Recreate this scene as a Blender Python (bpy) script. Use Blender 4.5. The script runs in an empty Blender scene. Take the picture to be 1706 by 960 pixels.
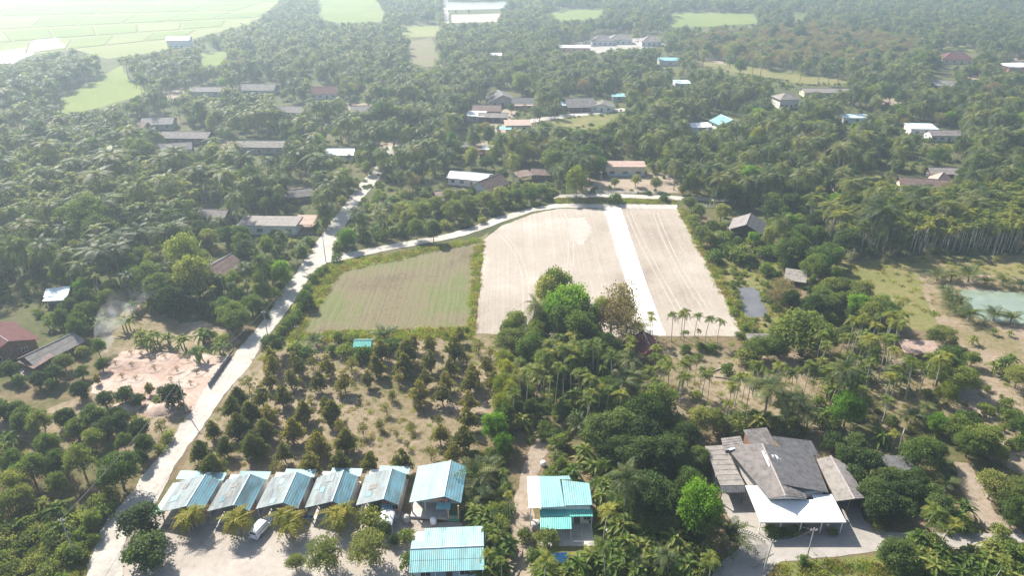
import bpy, bmesh, math, random
import numpy as np
from mathutils import Vector, Matrix
from mathutils.geometry import tessellate_polygon

# ---------------------------------------------------------------- camera, sky, sun, exposure
scene = bpy.context.scene
COL = scene.collection
PITCH = math.radians(27.0); CAMH = 90.0; FPX = 1200.0; CX, CY = 853.0, 480.0
cam_d = bpy.data.cameras.new('camera'); cam = bpy.data.objects.new('camera', cam_d); COL.objects.link(cam)
cam.location = (0, 0, CAMH); cam.rotation_euler = (math.pi / 2 - PITCH, 0, 0)
cam_d.sensor_width = 36.0; cam_d.lens = 36.0 * FPX / 1706.0
cam_d.clip_start = 0.5; cam_d.clip_end = 20000
scene.camera = cam

SUN_EL = math.radians(41.0)
SUN_DIR = Vector((-0.62 * math.cos(SUN_EL), 0.785 * math.cos(SUN_EL), math.sin(SUN_EL))).normalized()  # towards the sun
world = bpy.data.worlds.new('World'); scene.world = world; world.use_nodes = True
wn = world.node_tree.nodes; wl = world.node_tree.links; wn.clear()
sky = wn.new('ShaderNodeTexSky'); sky.sky_type = 'NISHITA'; sky.sun_disc = False
sky.sun_elevation = SUN_EL; sky.sun_rotation = math.atan2(SUN_DIR.x, SUN_DIR.y)
sky.air_density = 1.0; sky.dust_density = 2.0; sky.ozone_density = 1.0
bg = wn.new('ShaderNodeBackground'); bg.inputs['Strength'].default_value = 0.078
wo = wn.new('ShaderNodeOutputWorld'); wl.new(sky.outputs[0], bg.inputs[0]); wl.new(bg.outputs[0], wo.inputs[0])
sun_d = bpy.data.lights.new('sun', 'SUN'); sun_d.energy = 5.0; sun_d.angle = math.radians(0.6); sun_d.color = (1.0, 0.93, 0.82)
sun = bpy.data.objects.new('sun', sun_d); COL.objects.link(sun)
sun.rotation_euler = (-SUN_DIR).to_track_quat('-Z', 'Y').to_euler()
vs = scene.view_settings
vs.view_transform = 'Standard'; vs.look = 'None'; vs.exposure = 1.42; vs.gamma = 1.0; vs.use_curve_mapping = False
cy = scene.cycles
cy.max_bounces = 5; cy.diffuse_bounces = 2; cy.glossy_bounces = 2; cy.transmission_bounces = 4
cy.transparent_max_bounces = 6; cy.volume_bounces = 0
cy.use_adaptive_sampling = True; cy.adaptive_threshold = 0.015
cy.use_denoising = True
try: cy.volume_step_rate = 4.0; cy.volume_max_steps = 64
except Exception: pass
HAZE_DENSITY = 0.00040

rng = random.Random(7); nr = np.random.default_rng(7)
SP, CP = math.sin(PITCH), math.cos(PITCH)

def P(px, py, h=0.0):
    """the point of height h that the photograph's pixel looks at"""
    u = (px - CX) / FPX; v = (py - CY) / FPX
    t = (CAMH - h) / (SP + v * CP)
    return Vector((u * t, (CP - v * SP) * t, h))

def proj(x, y, z):
    dz = z - CAMH
    depth = y * CP - dz * SP
    return CX + FPX * x / depth, CY - FPX * (y * SP + dz * CP) / depth

# ---------------------------------------------------------------- materials
MATS = {}
def _mat(name):
    m = bpy.data.materials.new(name); m.use_nodes = True; m.node_tree.nodes.clear(); MATS[name] = m
    return m, m.node_tree.nodes, m.node_tree.links

def ramp(n, stops):
    r = n.new('ShaderNodeValToRGB'); e = r.color_ramp.elements
    while len(e) < len(stops): e.new(0.5)
    for k, (p, c) in enumerate(stops):
        e[k].position = p; e[k].color = (*c, 1)
    return r

def leaf_mat(name, cols, trans=0.35, rough=0.55, spec=0.25):
    m, n, l = _mat(name)
    oi = n.new('ShaderNodeObjectInfo')
    geo = n.new('ShaderNodeNewGeometry')
    nz = n.new('ShaderNodeTexNoise'); nz.inputs['Scale'].default_value = 0.7; nz.inputs['Detail'].default_value = 3
    l.new(geo.outputs['Position'], nz.inputs['Vector'])
    ad = n.new('ShaderNodeMath'); ad.operation = 'MULTIPLY_ADD'; ad.inputs[1].default_value = 0.75; 
    sb = n.new('ShaderNodeMath'); sb.operation = 'MULTIPLY_ADD'; sb.inputs[1].default_value = 0.9; sb.inputs[2].default_value = -0.32
    l.new(nz.outputs['Fac'], sb.inputs[0]); l.new(oi.outputs['Random'], ad.inputs[0]); l.new(sb.outputs[0], ad.inputs[2])
    isl = n.new('ShaderNodeMath'); isl.operation = 'MULTIPLY_ADD'; isl.inputs[1].default_value = 0.62; isl.inputs[2].default_value = -0.31
    l.new(geo.outputs['Random Per Island'], isl.inputs[0])
    ad2 = n.new('ShaderNodeMath'); l.new(ad.outputs[0], ad2.inputs[0]); l.new(isl.outputs[0], ad2.inputs[1])
    lo = tuple(c * .62 for c in cols[0]); hi = (cols[-1][0] * 1.3, cols[-1][1] * 1.28, cols[-1][2] * 1.25)
    r = ramp(n, [(0.0, lo)] + [(.2 + .6 * k / (len(cols) - 1), c) for k, c in enumerate(cols)] + [(1.0, hi)])
    l.new(ad2.outputs[0], r.inputs[0])
    b = n.new('ShaderNodeBsdfPrincipled'); b.inputs['Roughness'].default_value = rough
    b.inputs['Specular IOR Level'].default_value = spec
    l.new(r.outputs[0], b.inputs['Base Color'])
    t = n.new('ShaderNodeBsdfTranslucent')
    mx = n.new('ShaderNodeMix'); mx.data_type = 'RGBA'; mx.blend_type = 'MULTIPLY'; mx.inputs[0].default_value = 1.0
    mx.inputs[7].default_value = (1.5, 1.7, 0.6, 1)
    l.new(r.outputs[0], mx.inputs[6]); l.new(mx.outputs[2], t.inputs['Color'])
    ms = n.new('ShaderNodeMixShader'); ms.inputs[0].default_value = trans
    l.new(b.outputs[0], ms.inputs[1]); l.new(t.outputs[0], ms.inputs[2])
    o = n.new('ShaderNodeOutputMaterial'); l.new(ms.outputs[0], o.inputs[0])
    return m

def solid(name, col, rough=0.7, var=0.12, scale=1.5, spec=0.3, metal=0.0, streak=False, dark=None, bump=0.0, objvar=0.0, stain=None):
    m, n, l = _mat(name)
    geo = n.new('ShaderNodeNewGeometry')
    nz = n.new('ShaderNodeTexNoise'); nz.inputs['Scale'].default_value = scale; nz.inputs['Detail'].default_value = 6
    nz.inputs['Roughness'].default_value = 0.65
    if streak:
        mp = n.new('ShaderNodeMapping'); mp.inputs['Scale'].default_value = (1.0, 0.18, 0.18)
        l.new(geo.outputs['Position'], mp.inputs[0]); l.new(mp.outputs[0], nz.inputs['Vector'])
    else:
        l.new(geo.outputs['Position'], nz.inputs['Vector'])
    d = dark or tuple(c * (1 - 2.2 * var) for c in col)
    br = tuple(min(1, c * (1 + 1.2 * var)) for c in col)
    r = ramp(n, [(0.3, d), (0.5, col), (0.72, br)])
    src = nz.outputs['Fac']
    if objvar:
        oi = n.new('ShaderNodeObjectInfo')
        a = n.new('ShaderNodeMath'); a.operation = 'MULTIPLY_ADD'; a.inputs[1].default_value = objvar; a.inputs[2].default_value = -objvar / 2
        l.new(oi.outputs['Random'], a.inputs[0])
        a2 = n.new('ShaderNodeMath'); l.new(a.outputs[0], a2.inputs[0]); l.new(src, a2.inputs[1]); src = a2.outputs[0]
    l.new(src, r.inputs[0])
    b = n.new('ShaderNodeBsdfPrincipled'); b.inputs['Roughness'].default_value = rough; b.inputs['Metallic'].default_value = metal
    b.inputs['Specular IOR Level'].default_value = spec
    if stain:
        n3 = n.new('ShaderNodeTexNoise'); n3.inputs['Scale'].default_value = .55; n3.inputs['Detail'].default_value = 8; n3.inputs['Roughness'].default_value = .7
        l.new(geo.outputs['Position'], n3.inputs['Vector'])
        m3 = n.new('ShaderNodeMapRange'); m3.inputs[1].default_value = .50; m3.inputs[2].default_value = .72; m3.inputs[3].default_value = 0; m3.inputs[4].default_value = .75
        l.new(n3.outputs['Fac'], m3.inputs[0])
        x3 = n.new('ShaderNodeMix'); x3.data_type = 'RGBA'; l.new(m3.outputs[0], x3.inputs[0]); l.new(r.outputs[0], x3.inputs[6]); x3.inputs[7].default_value = (*stain, 1)
        l.new(x3.outputs[2], b.inputs['Base Color'])
    else: l.new(r.outputs[0], b.inputs['Base Color'])
    if bump:
        nb = n.new('ShaderNodeTexNoise'); nb.inputs['Scale'].default_value = scale * 6; nb.inputs['Detail'].default_value = 5
        l.new(geo.outputs['Position'], nb.inputs['Vector'])
        bp = n.new('ShaderNodeBump'); bp.inputs['Strength'].default_value = 1.0; bp.inputs['Distance'].default_value = bump
        l.new(nb.outputs['Fac'], bp.inputs['Height']); l.new(bp.outputs[0], b.inputs['Normal'])
    o = n.new('ShaderNodeOutputMaterial'); l.new(b.outputs[0], o.inputs[0])
    return m

def ground_mat(name, cols, scale=0.05, fine=0.9, finemix=0.5, bump=0.06, rows=None, rowcol=None, rough=0.95, spec=0.1):
    """cols: ramp stops from low to high; rows=(direction angle, period m, strength) for furrows and wheel lines"""
    m, n, l = _mat(name)
    geo = n.new('ShaderNodeNewGeometry')
    n1 = n.new('ShaderNodeTexNoise'); n1.inputs['Scale'].default_value = scale; n1.inputs['Detail'].default_value = 9; n1.inputs['Roughness'].default_value = 0.62
    n2 = n.new('ShaderNodeTexNoise'); n2.inputs['Scale'].default_value = fine; n2.inputs['Detail'].default_value = 8; n2.inputs['Roughness'].default_value = 0.7
    for q in (n1, n2): l.new(geo.outputs['Position'], q.inputs['Vector'])
    mx = n.new('ShaderNodeMix'); mx.data_type = 'FLOAT'; mx.inputs[0].default_value = finemix
    l.new(n1.outputs['Fac'], mx.inputs[2]); l.new(n2.outputs['Fac'], mx.inputs[3])
    val = mx.outputs[0]
    height = n2.outputs['Fac']
    if rows:
        ang, per, stg = rows
        mp = n.new('ShaderNodeMapping'); mp.inputs['Rotation'].default_value = (0, 0, ang)
        l.new(geo.outputs['Position'], mp.inputs[0])
        w = n.new('ShaderNodeTexNoise'); w.inputs['Scale'].default_value = 1.0; w.inputs['Detail'].default_value = 4; w.inputs['Roughness'].default_value = 0.6
        mp.inputs['Scale'].default_value = (1.0 / per, 0.012, 1.0)
        l.new(mp.outputs[0], w.inputs['Vector'])
        a = n.new('ShaderNodeMath'); a.operation = 'MULTIPLY_ADD'; a.inputs[1].default_value = stg; a.inputs[2].default_value = -stg / 2
        l.new(w.outputs['Fac'], a.inputs[0])
        a2 = n.new('ShaderNodeMath'); l.new(a.outputs[0], a2.inputs[0]); l.new(val, a2.inputs[1]); val = a2.outputs[0]
        a3 = n.new('ShaderNodeMath'); l.new(w.outputs['Fac'], a3.inputs[0]); l.new(height, a3.inputs[1]); height = a3.outputs[0]
    r = ramp(n, cols); l.new(val, r.inputs[0])
    b = n.new('ShaderNodeBsdfPrincipled'); b.inputs['Roughness'].default_value = rough; b.inputs['Specular IOR Level'].default_value = spec
    l.new(r.outputs[0], b.inputs['Base Color'])
    bp = n.new('ShaderNodeBump'); bp.inputs['Strength'].default_value = 1.0; bp.inputs['Distance'].default_value = bump
    l.new(height, bp.inputs['Height']); l.new(bp.outputs[0], b.inputs['Normal'])
    o = n.new('ShaderNodeOutputMaterial'); l.new(b.outputs[0], o.inputs[0])
    return m

def water_mat(name, col, rough=0.06):
    m, n, l = _mat(name)
    geo = n.new('ShaderNodeNewGeometry')
    nz = n.new('ShaderNodeTexNoise'); nz.inputs['Scale'].default_value = 0.25; nz.inputs['Detail'].default_value = 3
    l.new(geo.outputs['Position'], nz.inputs['Vector'])
    r = ramp(n, [(0.3, tuple(c * 0.8 for c in col)), (0.7, tuple(c * 1.15 for c in col))]); l.new(nz.outputs['Fac'], r.inputs[0])
    b = n.new('ShaderNodeBsdfPrincipled'); b.inputs['Roughness'].default_value = rough; l.new(r.outputs[0], b.inputs['Base Color'])
    n2 = n.new('ShaderNodeTexNoise'); n2.inputs['Scale'].default_value = 2.5; l.new(geo.outputs['Position'], n2.inputs['Vector'])
    bp = n.new('ShaderNodeBump'); bp.inputs['Strength'].default_value = 0.15; bp.inputs['Distance'].default_value = 0.05
    l.new(n2.outputs['Fac'], bp.inputs['Height']); l.new(bp.outputs[0], b.inputs['Normal'])
    o = n.new('ShaderNodeOutputMaterial'); l.new(b.outputs[0], o.inputs[0])
    return m

leaf_mat('leaf_dark', [(0.034, 0.062, 0.020), (0.060, 0.098, 0.026), (0.100, 0.130, 0.036)], 0.38, 0.6, 0.12)
leaf_mat('leaf_mid', [(0.060, 0.105, 0.024), (0.100, 0.150, 0.032), (0.155, 0.175, 0.044)], 0.46, 0.6, 0.12)
leaf_mat('leaf_pale', [(0.105, 0.135, 0.046), (0.155, 0.175, 0.056), (0.205, 0.200, 0.072)], 0.46, 0.6, 0.1)
leaf_mat('leaf_bright', [(0.090, 0.190, 0.016), (0.135, 0.240, 0.022), (0.180, 0.260, 0.034)], 0.48, 0.6, 0.12)
leaf_mat('leaf_bamboo', [(0.135, 0.165, 0.030), (0.190, 0.205, 0.040), (0.240, 0.225, 0.055)], 0.48, 0.6, 0.1)
leaf_mat('leaf_dry', [(0.160, 0.115, 0.075), (0.200, 0.150, 0.095), (0.170, 0.150, 0.075)], 0.40, 0.7, 0.08)
leaf_mat('leaf_durian', [(0.095, 0.105, 0.026), (0.145, 0.138, 0.034), (0.190, 0.158, 0.048)], 0.42, 0.6, 0.12)
leaf_mat('leaf_durian_dark', [(0.060, 0.082, 0.022), (0.095, 0.108, 0.028), (0.140, 0.130, 0.036)], 0.38, 0.6, 0.12)
leaf_mat('leaf_coconut', [(0.048, 0.080, 0.030), (0.085, 0.115, 0.038), (0.150, 0.152, 0.052)], 0.44, 0.5, 0.2)
leaf_mat('leaf_areca', [(0.080, 0.120, 0.022), (0.130, 0.162, 0.027), (0.195, 0.190, 0.036)], 0.46, 0.55, 0.14)
leaf_mat('leaf_banana', [(0.070, 0.125, 0.022), (0.115, 0.165, 0.030), (0.185, 0.190, 0.048)], 0.50, 0.55, 0.14)
leaf_mat('leaf_yellowpalm', [(0.150, 0.165, 0.020), (0.200, 0.195, 0.024), (0.250, 0.210, 0.032)], 0.42, 0.55, 0.12)
leaf_mat('grass_green', [(0.110, 0.160, 0.032), (0.170, 0.205, 0.044), (0.230, 0.225, 0.066)], 0.45, 0.7, 0.05)
leaf_mat('grass_dry', [(0.170, 0.145, 0.060), (0.230, 0.185, 0.080), (0.280, 0.220, 0.105)], 0.30, 0.7, 0.05)
solid('bark', (0.16, 0.13, 0.10), 0.9, 0.2, 3.0, 0.1)
solid('bark_pale', (0.30, 0.27, 0.22), 0.9, 0.2, 3.0, 0.1)
solid('palm_trunk', (0.24, 0.21, 0.17), 0.9, 0.18, 4.0, 0.1)
solid('areca_trunk', (0.42, 0.40, 0.33), 0.85, 0.15, 4.0, 0.1)
solid('areca_shaft', (0.16, 0.24, 0.06), 0.6, 0.1)
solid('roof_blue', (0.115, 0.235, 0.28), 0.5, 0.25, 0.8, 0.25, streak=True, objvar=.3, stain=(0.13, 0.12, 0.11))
solid('roof_blue_weathered_lit', (0.185, 0.22, 0.23), 0.6, 0.24, 0.9, 0.15, streak=True, objvar=.35, stain=(0.15, 0.135, 0.12))  # weathered blue, paled further for sun glare on the left slopes
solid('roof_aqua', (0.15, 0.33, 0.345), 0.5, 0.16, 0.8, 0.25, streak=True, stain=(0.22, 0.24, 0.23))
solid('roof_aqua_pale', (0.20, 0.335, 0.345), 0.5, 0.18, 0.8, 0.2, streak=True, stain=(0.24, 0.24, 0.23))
solid('roof_teal', (0.05, 0.33, 0.28), 0.35, 0.08, 0.8, 0.5)
solid('roof_white', (0.60, 0.62, 0.63), 0.5, 0.05, 0.6, 0.4)
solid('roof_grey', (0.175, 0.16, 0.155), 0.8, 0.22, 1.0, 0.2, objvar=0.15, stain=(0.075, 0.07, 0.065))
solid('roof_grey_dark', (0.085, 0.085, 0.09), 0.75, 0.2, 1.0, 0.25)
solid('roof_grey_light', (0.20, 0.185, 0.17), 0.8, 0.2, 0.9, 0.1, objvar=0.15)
solid('roof_brown', (0.15, 0.105, 0.09), 0.8, 0.2, 1.0, 0.2)
solid('roof_pink', (0.30, 0.22, 0.185), 0.8, 0.15, 1.0, 0.2)
solid('roof_red', (0.10, 0.036, 0.038), 0.8, 0.2, 1.0, 0.15, stain=(0.09, 0.06, 0.05))
solid('roof_lightblue', (0.38, 0.50, 0.58), 0.45, 0.1, 1.0, 0.4)
solid('sheet_green', (0.30, 0.52, 0.42), 0.4, 0.08)
solid('ridge_pale', (0.45, 0.55, 0.56), 0.5, 0.1)
solid('ridge_grey', (0.24, 0.22, 0.21), 0.8, 0.15)
solid('wall_white', (0.66, 0.65, 0.61), 0.85, 0.08, 0.6)
solid('wall_cream', (0.60, 0.52, 0.38), 0.85, 0.08, 0.6)
solid('wall_salmon', (0.58, 0.30, 0.22), 0.85, 0.10, 0.6)
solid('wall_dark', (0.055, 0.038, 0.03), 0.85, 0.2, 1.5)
solid('wall_wood', (0.16, 0.10, 0.065), 0.85, 0.2, 1.5)
solid('wall_blue', (0.42, 0.52, 0.62), 0.85, 0.08, 0.6)
solid('wall_grey', (0.36, 0.34, 0.32), 0.9, 0.15, 0.8)
solid('green_paint', (0.05, 0.25, 0.13), 0.6, 0.1)
solid('concrete', (0.42, 0.40, 0.37), 0.9, 0.12, 0.5, 0.15)
solid('concrete_dark', (0.22, 0.21, 0.20), 0.9, 0.15, 0.5, 0.15)
solid('glass_dark', (0.03, 0.04, 0.05), 0.12, 0.05, 1.0, 0.6)
solid('frame_white', (0.72, 0.72, 0.70), 0.6, 0.05)
solid('wood_post', (0.22, 0.15, 0.10), 0.85, 0.2, 2.0)
solid('pole_concrete', (0.38, 0.36, 0.33), 0.9, 0.1, 1.0, 0.1)
solid('wire', (0.05, 0.05, 0.05), 0.6, 0.05)
solid('car_white', (0.75, 0.76, 0.76), 0.25, 0.02, 1.0, 0.6)
solid('rubber', (0.02, 0.02, 0.02), 0.8, 0.1)
solid('rim_metal', (0.45, 0.45, 0.46), 0.35, 0.05, 1.0, 0.5, 0.8)
solid('lamp_red', (0.5, 0.02, 0.02), 0.3, 0.05)
solid('lamp_clear', (0.75, 0.75, 0.72), 0.15, 0.02)
solid('tarp_blue', (0.10, 0.32, 0.62), 0.5, 0.15, 1.5)
solid('cloth_white', (0.72, 0.70, 0.70), 0.9, 0.1, 2.0)
solid('cloth_pink', (0.60, 0.25, 0.32), 0.9, 0.1, 2.0)
solid('cloth_black', (0.04, 0.04, 0.05), 0.9, 0.1, 2.0)
solid('plastic_white', (0.75, 0.75, 0.75), 0.4, 0.05)
solid('plastic_blue', (0.06, 0.22, 0.55), 0.4, 0.08)

# soils and fields
ground_mat('m_ground', [(0.36, (0.049, 0.057, 0.021)), (0.46, (0.086, 0.082, 0.036)), (0.54, (0.143, 0.105, 0.066)), (0.66, (0.201, 0.148, 0.107))], 0.03, 0.6, 0.45, 0.15)
ground_mat('m_forest', [(0.36, (0.033, 0.043, 0.015)), (0.50, (0.066, 0.074, 0.028)), (0.66, (0.123, 0.098, 0.056))], 0.04, 0.6, 0.5, 0.15)
ground_mat('m_orchard', [(0.36, (0.080, 0.084, 0.030)), (0.44, (0.128, 0.110, 0.058)), (0.52, (0.185, 0.148, 0.100)), (0.66, (0.275, 0.225, 0.175))], 0.055, 0.9, 0.48, 0.12)
ground_mat('m_road', [(0.34, (0.235, 0.218, 0.195)), (0.50, (0.335, 0.318, 0.290)), (0.64, (0.42, 0.402, 0.370))], 0.14, 1.0, 0.52, 0.08)
ground_mat('m_dirt', [(0.34, (0.139, 0.107, 0.078)), (0.50, (0.226, 0.184, 0.143)), (0.64, (0.303, 0.254, 0.205))], 0.10, 1.0, 0.5, 0.08)
ground_mat('m_yard', [(0.34, (0.15, 0.105, 0.075)), (0.44, (0.265, 0.235, 0.205)), (0.62, (0.36, 0.335, 0.305))], 0.05, 0.9, 0.38, 0.05)
ground_mat('m_sand', [(0.34, (0.205, 0.135, 0.107)), (0.48, (0.316, 0.234, 0.193)), (0.62, (0.410, 0.344, 0.299))], 0.12, 1.2, 0.45, 0.15)
ground_mat('m_concrete', [(0.34, (0.197, 0.184, 0.168)), (0.50, (0.271, 0.254, 0.234)), (0.64, (0.312, 0.291, 0.267))], 0.12, 1.2, 0.4, 0.02)
ground_mat('m_strip', [(0.30, (0.43, 0.41, 0.37)), (0.50, (0.56, 0.545, 0.50)), (0.66, (0.62, 0.60, 0.56))], 0.12, 1.2, 0.45, 0.05, (0.0, 0.8, 0.25))
ground_mat('m_plough_pale', [(0.32, (0.190, 0.160, 0.132)), (0.46, (0.270, 0.238, 0.202)), (0.55, (0.305, 0.272, 0.235)), (0.66, (0.39, 0.355, 0.315))], 0.035, 1.1, 0.30, 0.12, (0.0, 0.9, 0.20))
ground_mat('m_dust', [(0.32, (0.27, 0.24, 0.205)), (0.50, (0.325, 0.295, 0.26)), (0.66, (0.40, 0.37, 0.335))], 0.05, 1.1, 0.5, 0.1)
ground_mat('m_plough_green', [(0.30, (0.072, 0.058, 0.036)), (0.40, (0.115, 0.096, 0.060)), (0.485, (0.150, 0.128, 0.080)), (0.57, (0.102, 0.128, 0.044)), (0.70, (0.195, 0.170, 0.115))], 0.040, 1.1, 0.42, 0.30, (-0.05, 1.2, 0.15))
ground_mat('m_grass', [(0.34, (0.078, 0.096, 0.028)), (0.48, (0.122, 0.126, 0.042)), (0.58, (0.165, 0.142, 0.066)), (0.70, (0.200, 0.158, 0.100))], 0.05, 0.8, 0.48, 0.15)
ground_mat('m_verge', [(0.34, (0.063, 0.083, 0.023)), (0.48, (0.113, 0.122, 0.038)), (0.60, (0.180, 0.149, 0.077))], 0.10, 0.9, 0.5, 0.15)
ground_mat('m_rice', [(0.30, (0.085, 0.125, 0.028)), (0.50, (0.120, 0.155, 0.036)), (0.70, (0.165, 0.180, 0.055))], 0.020, 0.25, 0.45, 0.20)
ground_mat('m_rice_pale', [(0.30, (0.120, 0.145, 0.045)), (0.50, (0.155, 0.170, 0.060)), (0.70, (0.20, 0.190, 0.085))], 0.020, 0.25, 0.45, 0.20)
ground_mat('m_bank', [(0.36, (0.085, 0.100, 0.032)), (0.45, (0.150, 0.125, 0.065)), (0.54, (0.205, 0.160, 0.115)), (0.66, (0.29, 0.235, 0.185))], 0.09, 1.0, 0.5, 0.15)
water_mat('m_pond_grey', (0.10, 0.10, 0.10), 0.12)
water_mat('m_pond_green', (0.165, 0.205, 0.160), 0.10)
water_mat('m_water', (0.30, 0.31, 0.30), 0.25)

# ---------------------------------------------------------------- object helpers
def tag(o, label=None, cat=None, group=None, kind=None):
    if label: o['label'] = label
    if cat: o['category'] = cat
    if group: o['group'] = group
    if kind: o['kind'] = kind
    return o

def empty(name, loc, rz=0.0, label=None, cat=None, group=None):
    o = bpy.data.objects.new(name, None); COL.objects.link(o)
    o.location = loc; o.rotation_euler = (0, 0, rz); o.empty_display_size = 0.5
    return tag(o, label, cat, group)

def mesh_np(name, verts, faces, mats, mat_idx=None, smooth=False):
    me = bpy.data.meshes.new(name)
    me.from_pydata(verts if isinstance(verts, list) else verts.tolist(), [], faces if isinstance(faces, list) else faces.tolist())
    for m in mats: me.materials.append(MATS[m])
    if mat_idx is not None: me.polygons.foreach_set('material_index', np.asarray(mat_idx, dtype=np.int32))
    if smooth: me.polygons.foreach_set('use_smooth', np.ones(len(me.polygons), dtype=bool))
    me.update()
    return me

def obj(name, me, parent=None, loc=None):
    o = bpy.data.objects.new(name, me); COL.objects.link(o)
    if parent: o.parent = parent
    if loc is not None: o.location = loc
    return o

class MB:
    def __init__(s): s.v = []; s.f = []
    def add(s, vs, fs):
        b = len(s.v); s.v += [tuple(x) for x in vs]; s.f += [tuple(b + i for i in f) for f in fs]; return s
    def box(s, x0, x1, y0, y1, z0, z1):
        return s.add([(x0, y0, z0), (x1, y0, z0), (x1, y1, z0), (x0, y1, z0), (x0, y0, z1), (x1, y0, z1), (x1, y1, z1), (x0, y1, z1)],
                     [(0, 3, 2, 1), (4, 5, 6, 7), (0, 1, 5, 4), (1, 2, 6, 5), (2, 3, 7, 6), (3, 0, 4, 7)])
    def slab(s, pts, th):
        """a polygon of points with thickness th downwards"""
        n = len(pts); lo = [(p[0], p[1], p[2] - th) for p in pts]
        return s.add(list(pts) + lo, [tuple(range(n)), tuple(range(2 * n - 1, n - 1, -1))] + [(i, n + i, n + (i + 1) % n, (i + 1) % n) for i in range(n)])
    def tube(s, pts, rad, seg=6):
        pts = [Vector(p) for p in pts]; rings = []
        for k, p in enumerate(pts):
            d = (pts[min(k + 1, len(pts) - 1)] - pts[max(k - 1, 0)]).normalized()
            a = d.orthogonal().normalized(); 
            if abs(d.z) > 0.7: a = (Vector((1, 0, 0)) - d * d.x).normalized()
            b = d.cross(a); r = rad[k] if isinstance(rad, (list, tuple)) else rad
            rings.append([p + (a * math.cos(t) + b * math.sin(t)) * r for t in [2 * math.pi * j / seg for j in range(seg)]])
        vs = [v for r in rings for v in r]; fs = []
        for k in range(len(pts) - 1):
            for j in range(seg):
                fs.append((k * seg + j, k * seg + (j + 1) % seg, (k + 1) * seg + (j + 1) % seg, (k + 1) * seg + j))
        fs.append(tuple(range(seg))[::-1]); fs.append(tuple((len(pts) - 1) * seg + j for j in range(seg)))
        return s.add(vs, fs)
    def cyl(s, c, axis, r, half, seg=14):
        a = Vector(axis).normalized(); return s.tube([Vector(c) - a * half, Vector(c) + a * half], r, seg)
    def sheet(s, A, B, C, D, pitch=0.25, amp=0.035, rows=1, lap=0.03, th=0.03):
        """corrugated roof sheet; A,B along the eave, D,C along the ridge; ribs run from eave to ridge"""
        A, B, C, D = map(Vector, (A, B, C, D)); nrm = (B - A).cross(D - A).normalized()
        if nrm.z < 0: nrm = -nrm
        n = max(2, int((B - A).length / pitch)) * 2
        for k in range(rows):
            t0, t1 = k / rows, (k + 1) / rows
            vs = []
            for i in range(n + 1):
                e = A.lerp(B, i / n); r = D.lerp(C, i / n); o = amp if i % 2 else 0.0
                jl = lap if rows > 1 else 0
                vs.append(e.lerp(r, t0) + nrm * (o + jl)); vs.append(e.lerp(r, min(1, t1 + 0.004)) + nrm * o)
            s.add(vs, [(2 * i, 2 * i + 2, 2 * i + 3, 2 * i + 1) for i in range(n)])
        dn = nrm * -th
        s.add([A + dn, B + dn, C + dn, D + dn, A, B, C, D], [(3, 2, 1, 0), (0, 1, 5, 4), (1, 2, 6, 5), (2, 3, 7, 6), (3, 0, 4, 7)])
        return s
    def build(s, name, mat, parent=None, smooth=False):
        me = mesh_np(name, s.v, s.f, [mat], None, smooth); return obj(name, me, parent)

# ---------------------------------------------------------------- ground sheets
KEEP = []     # pixel polygons that no crown may hide
def pip(px, py, poly):
    c = np.zeros(px.shape, bool); n = len(poly)
    for i in range(n):
        x0, y0 = poly[i]; x1, y1 = poly[(i + 1) % n]
        if y0 == y1: continue
        c ^= ((y0 > py) != (y1 > py)) & (px < (x1 - x0) * (py - y0) / (y1 - y0) + x0)
    return c

def jag(poly, step, amp, seed):
    r = random.Random(seed); out = []; n = len(poly)
    for i in range(n):
        a, b = Vector(poly[i]).to_2d(), Vector(poly[(i + 1) % n]).to_2d()
        L = (b - a).length; k = max(1, int(L / step)); d = (b - a); nn = Vector((-d.y, d.x)); nn = nn.normalized() if nn.length else nn
        for j in range(k):
            o = 0 if j == 0 else amp * (r.uniform(-1, 1) * 0.7 + 0.25 * math.sin((i * 7 + j) * 0.37 + seed))
            out.append(a + d * (j / k) + nn * o)
    return out

def lerp3(a, b, t): return (a[0] + (b[0] - a[0]) * t, a[1] + (b[1] - a[1]) * t)
def ground(name, pix, mat, z, step=1.5, amp=0.35, kind='structure', world=False, keep=False, seed=1):
    poly = [(p[0], p[1]) if world else tuple(P(*p).to_2d()) for p in pix]
    pts = jag(poly, step, amp, seed) if amp else [Vector(p) for p in poly]
    tri = tessellate_polygon([[Vector((p.x, p.y, 0)) for p in pts]])
    vs = [(p.x, p.y, z) for p in pts]
    fs = []
    for t in tri:
        a, b, c = (pts[i] for i in t)
        fs.append(t if (b - a).cross(c - a) > 0 else t[::-1])
    o = obj(name, mesh_np(name, vs, [tuple(f) for f in fs], [mat])); tag(o, kind=kind)
    if keep: KEEP.append(pix)
    return o

ground('ground', [(-3500, -600), (3500, -600), (3500, 5000), (-3500, 5000)], 'm_forest', 0.0, amp=0, world=True)
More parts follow.
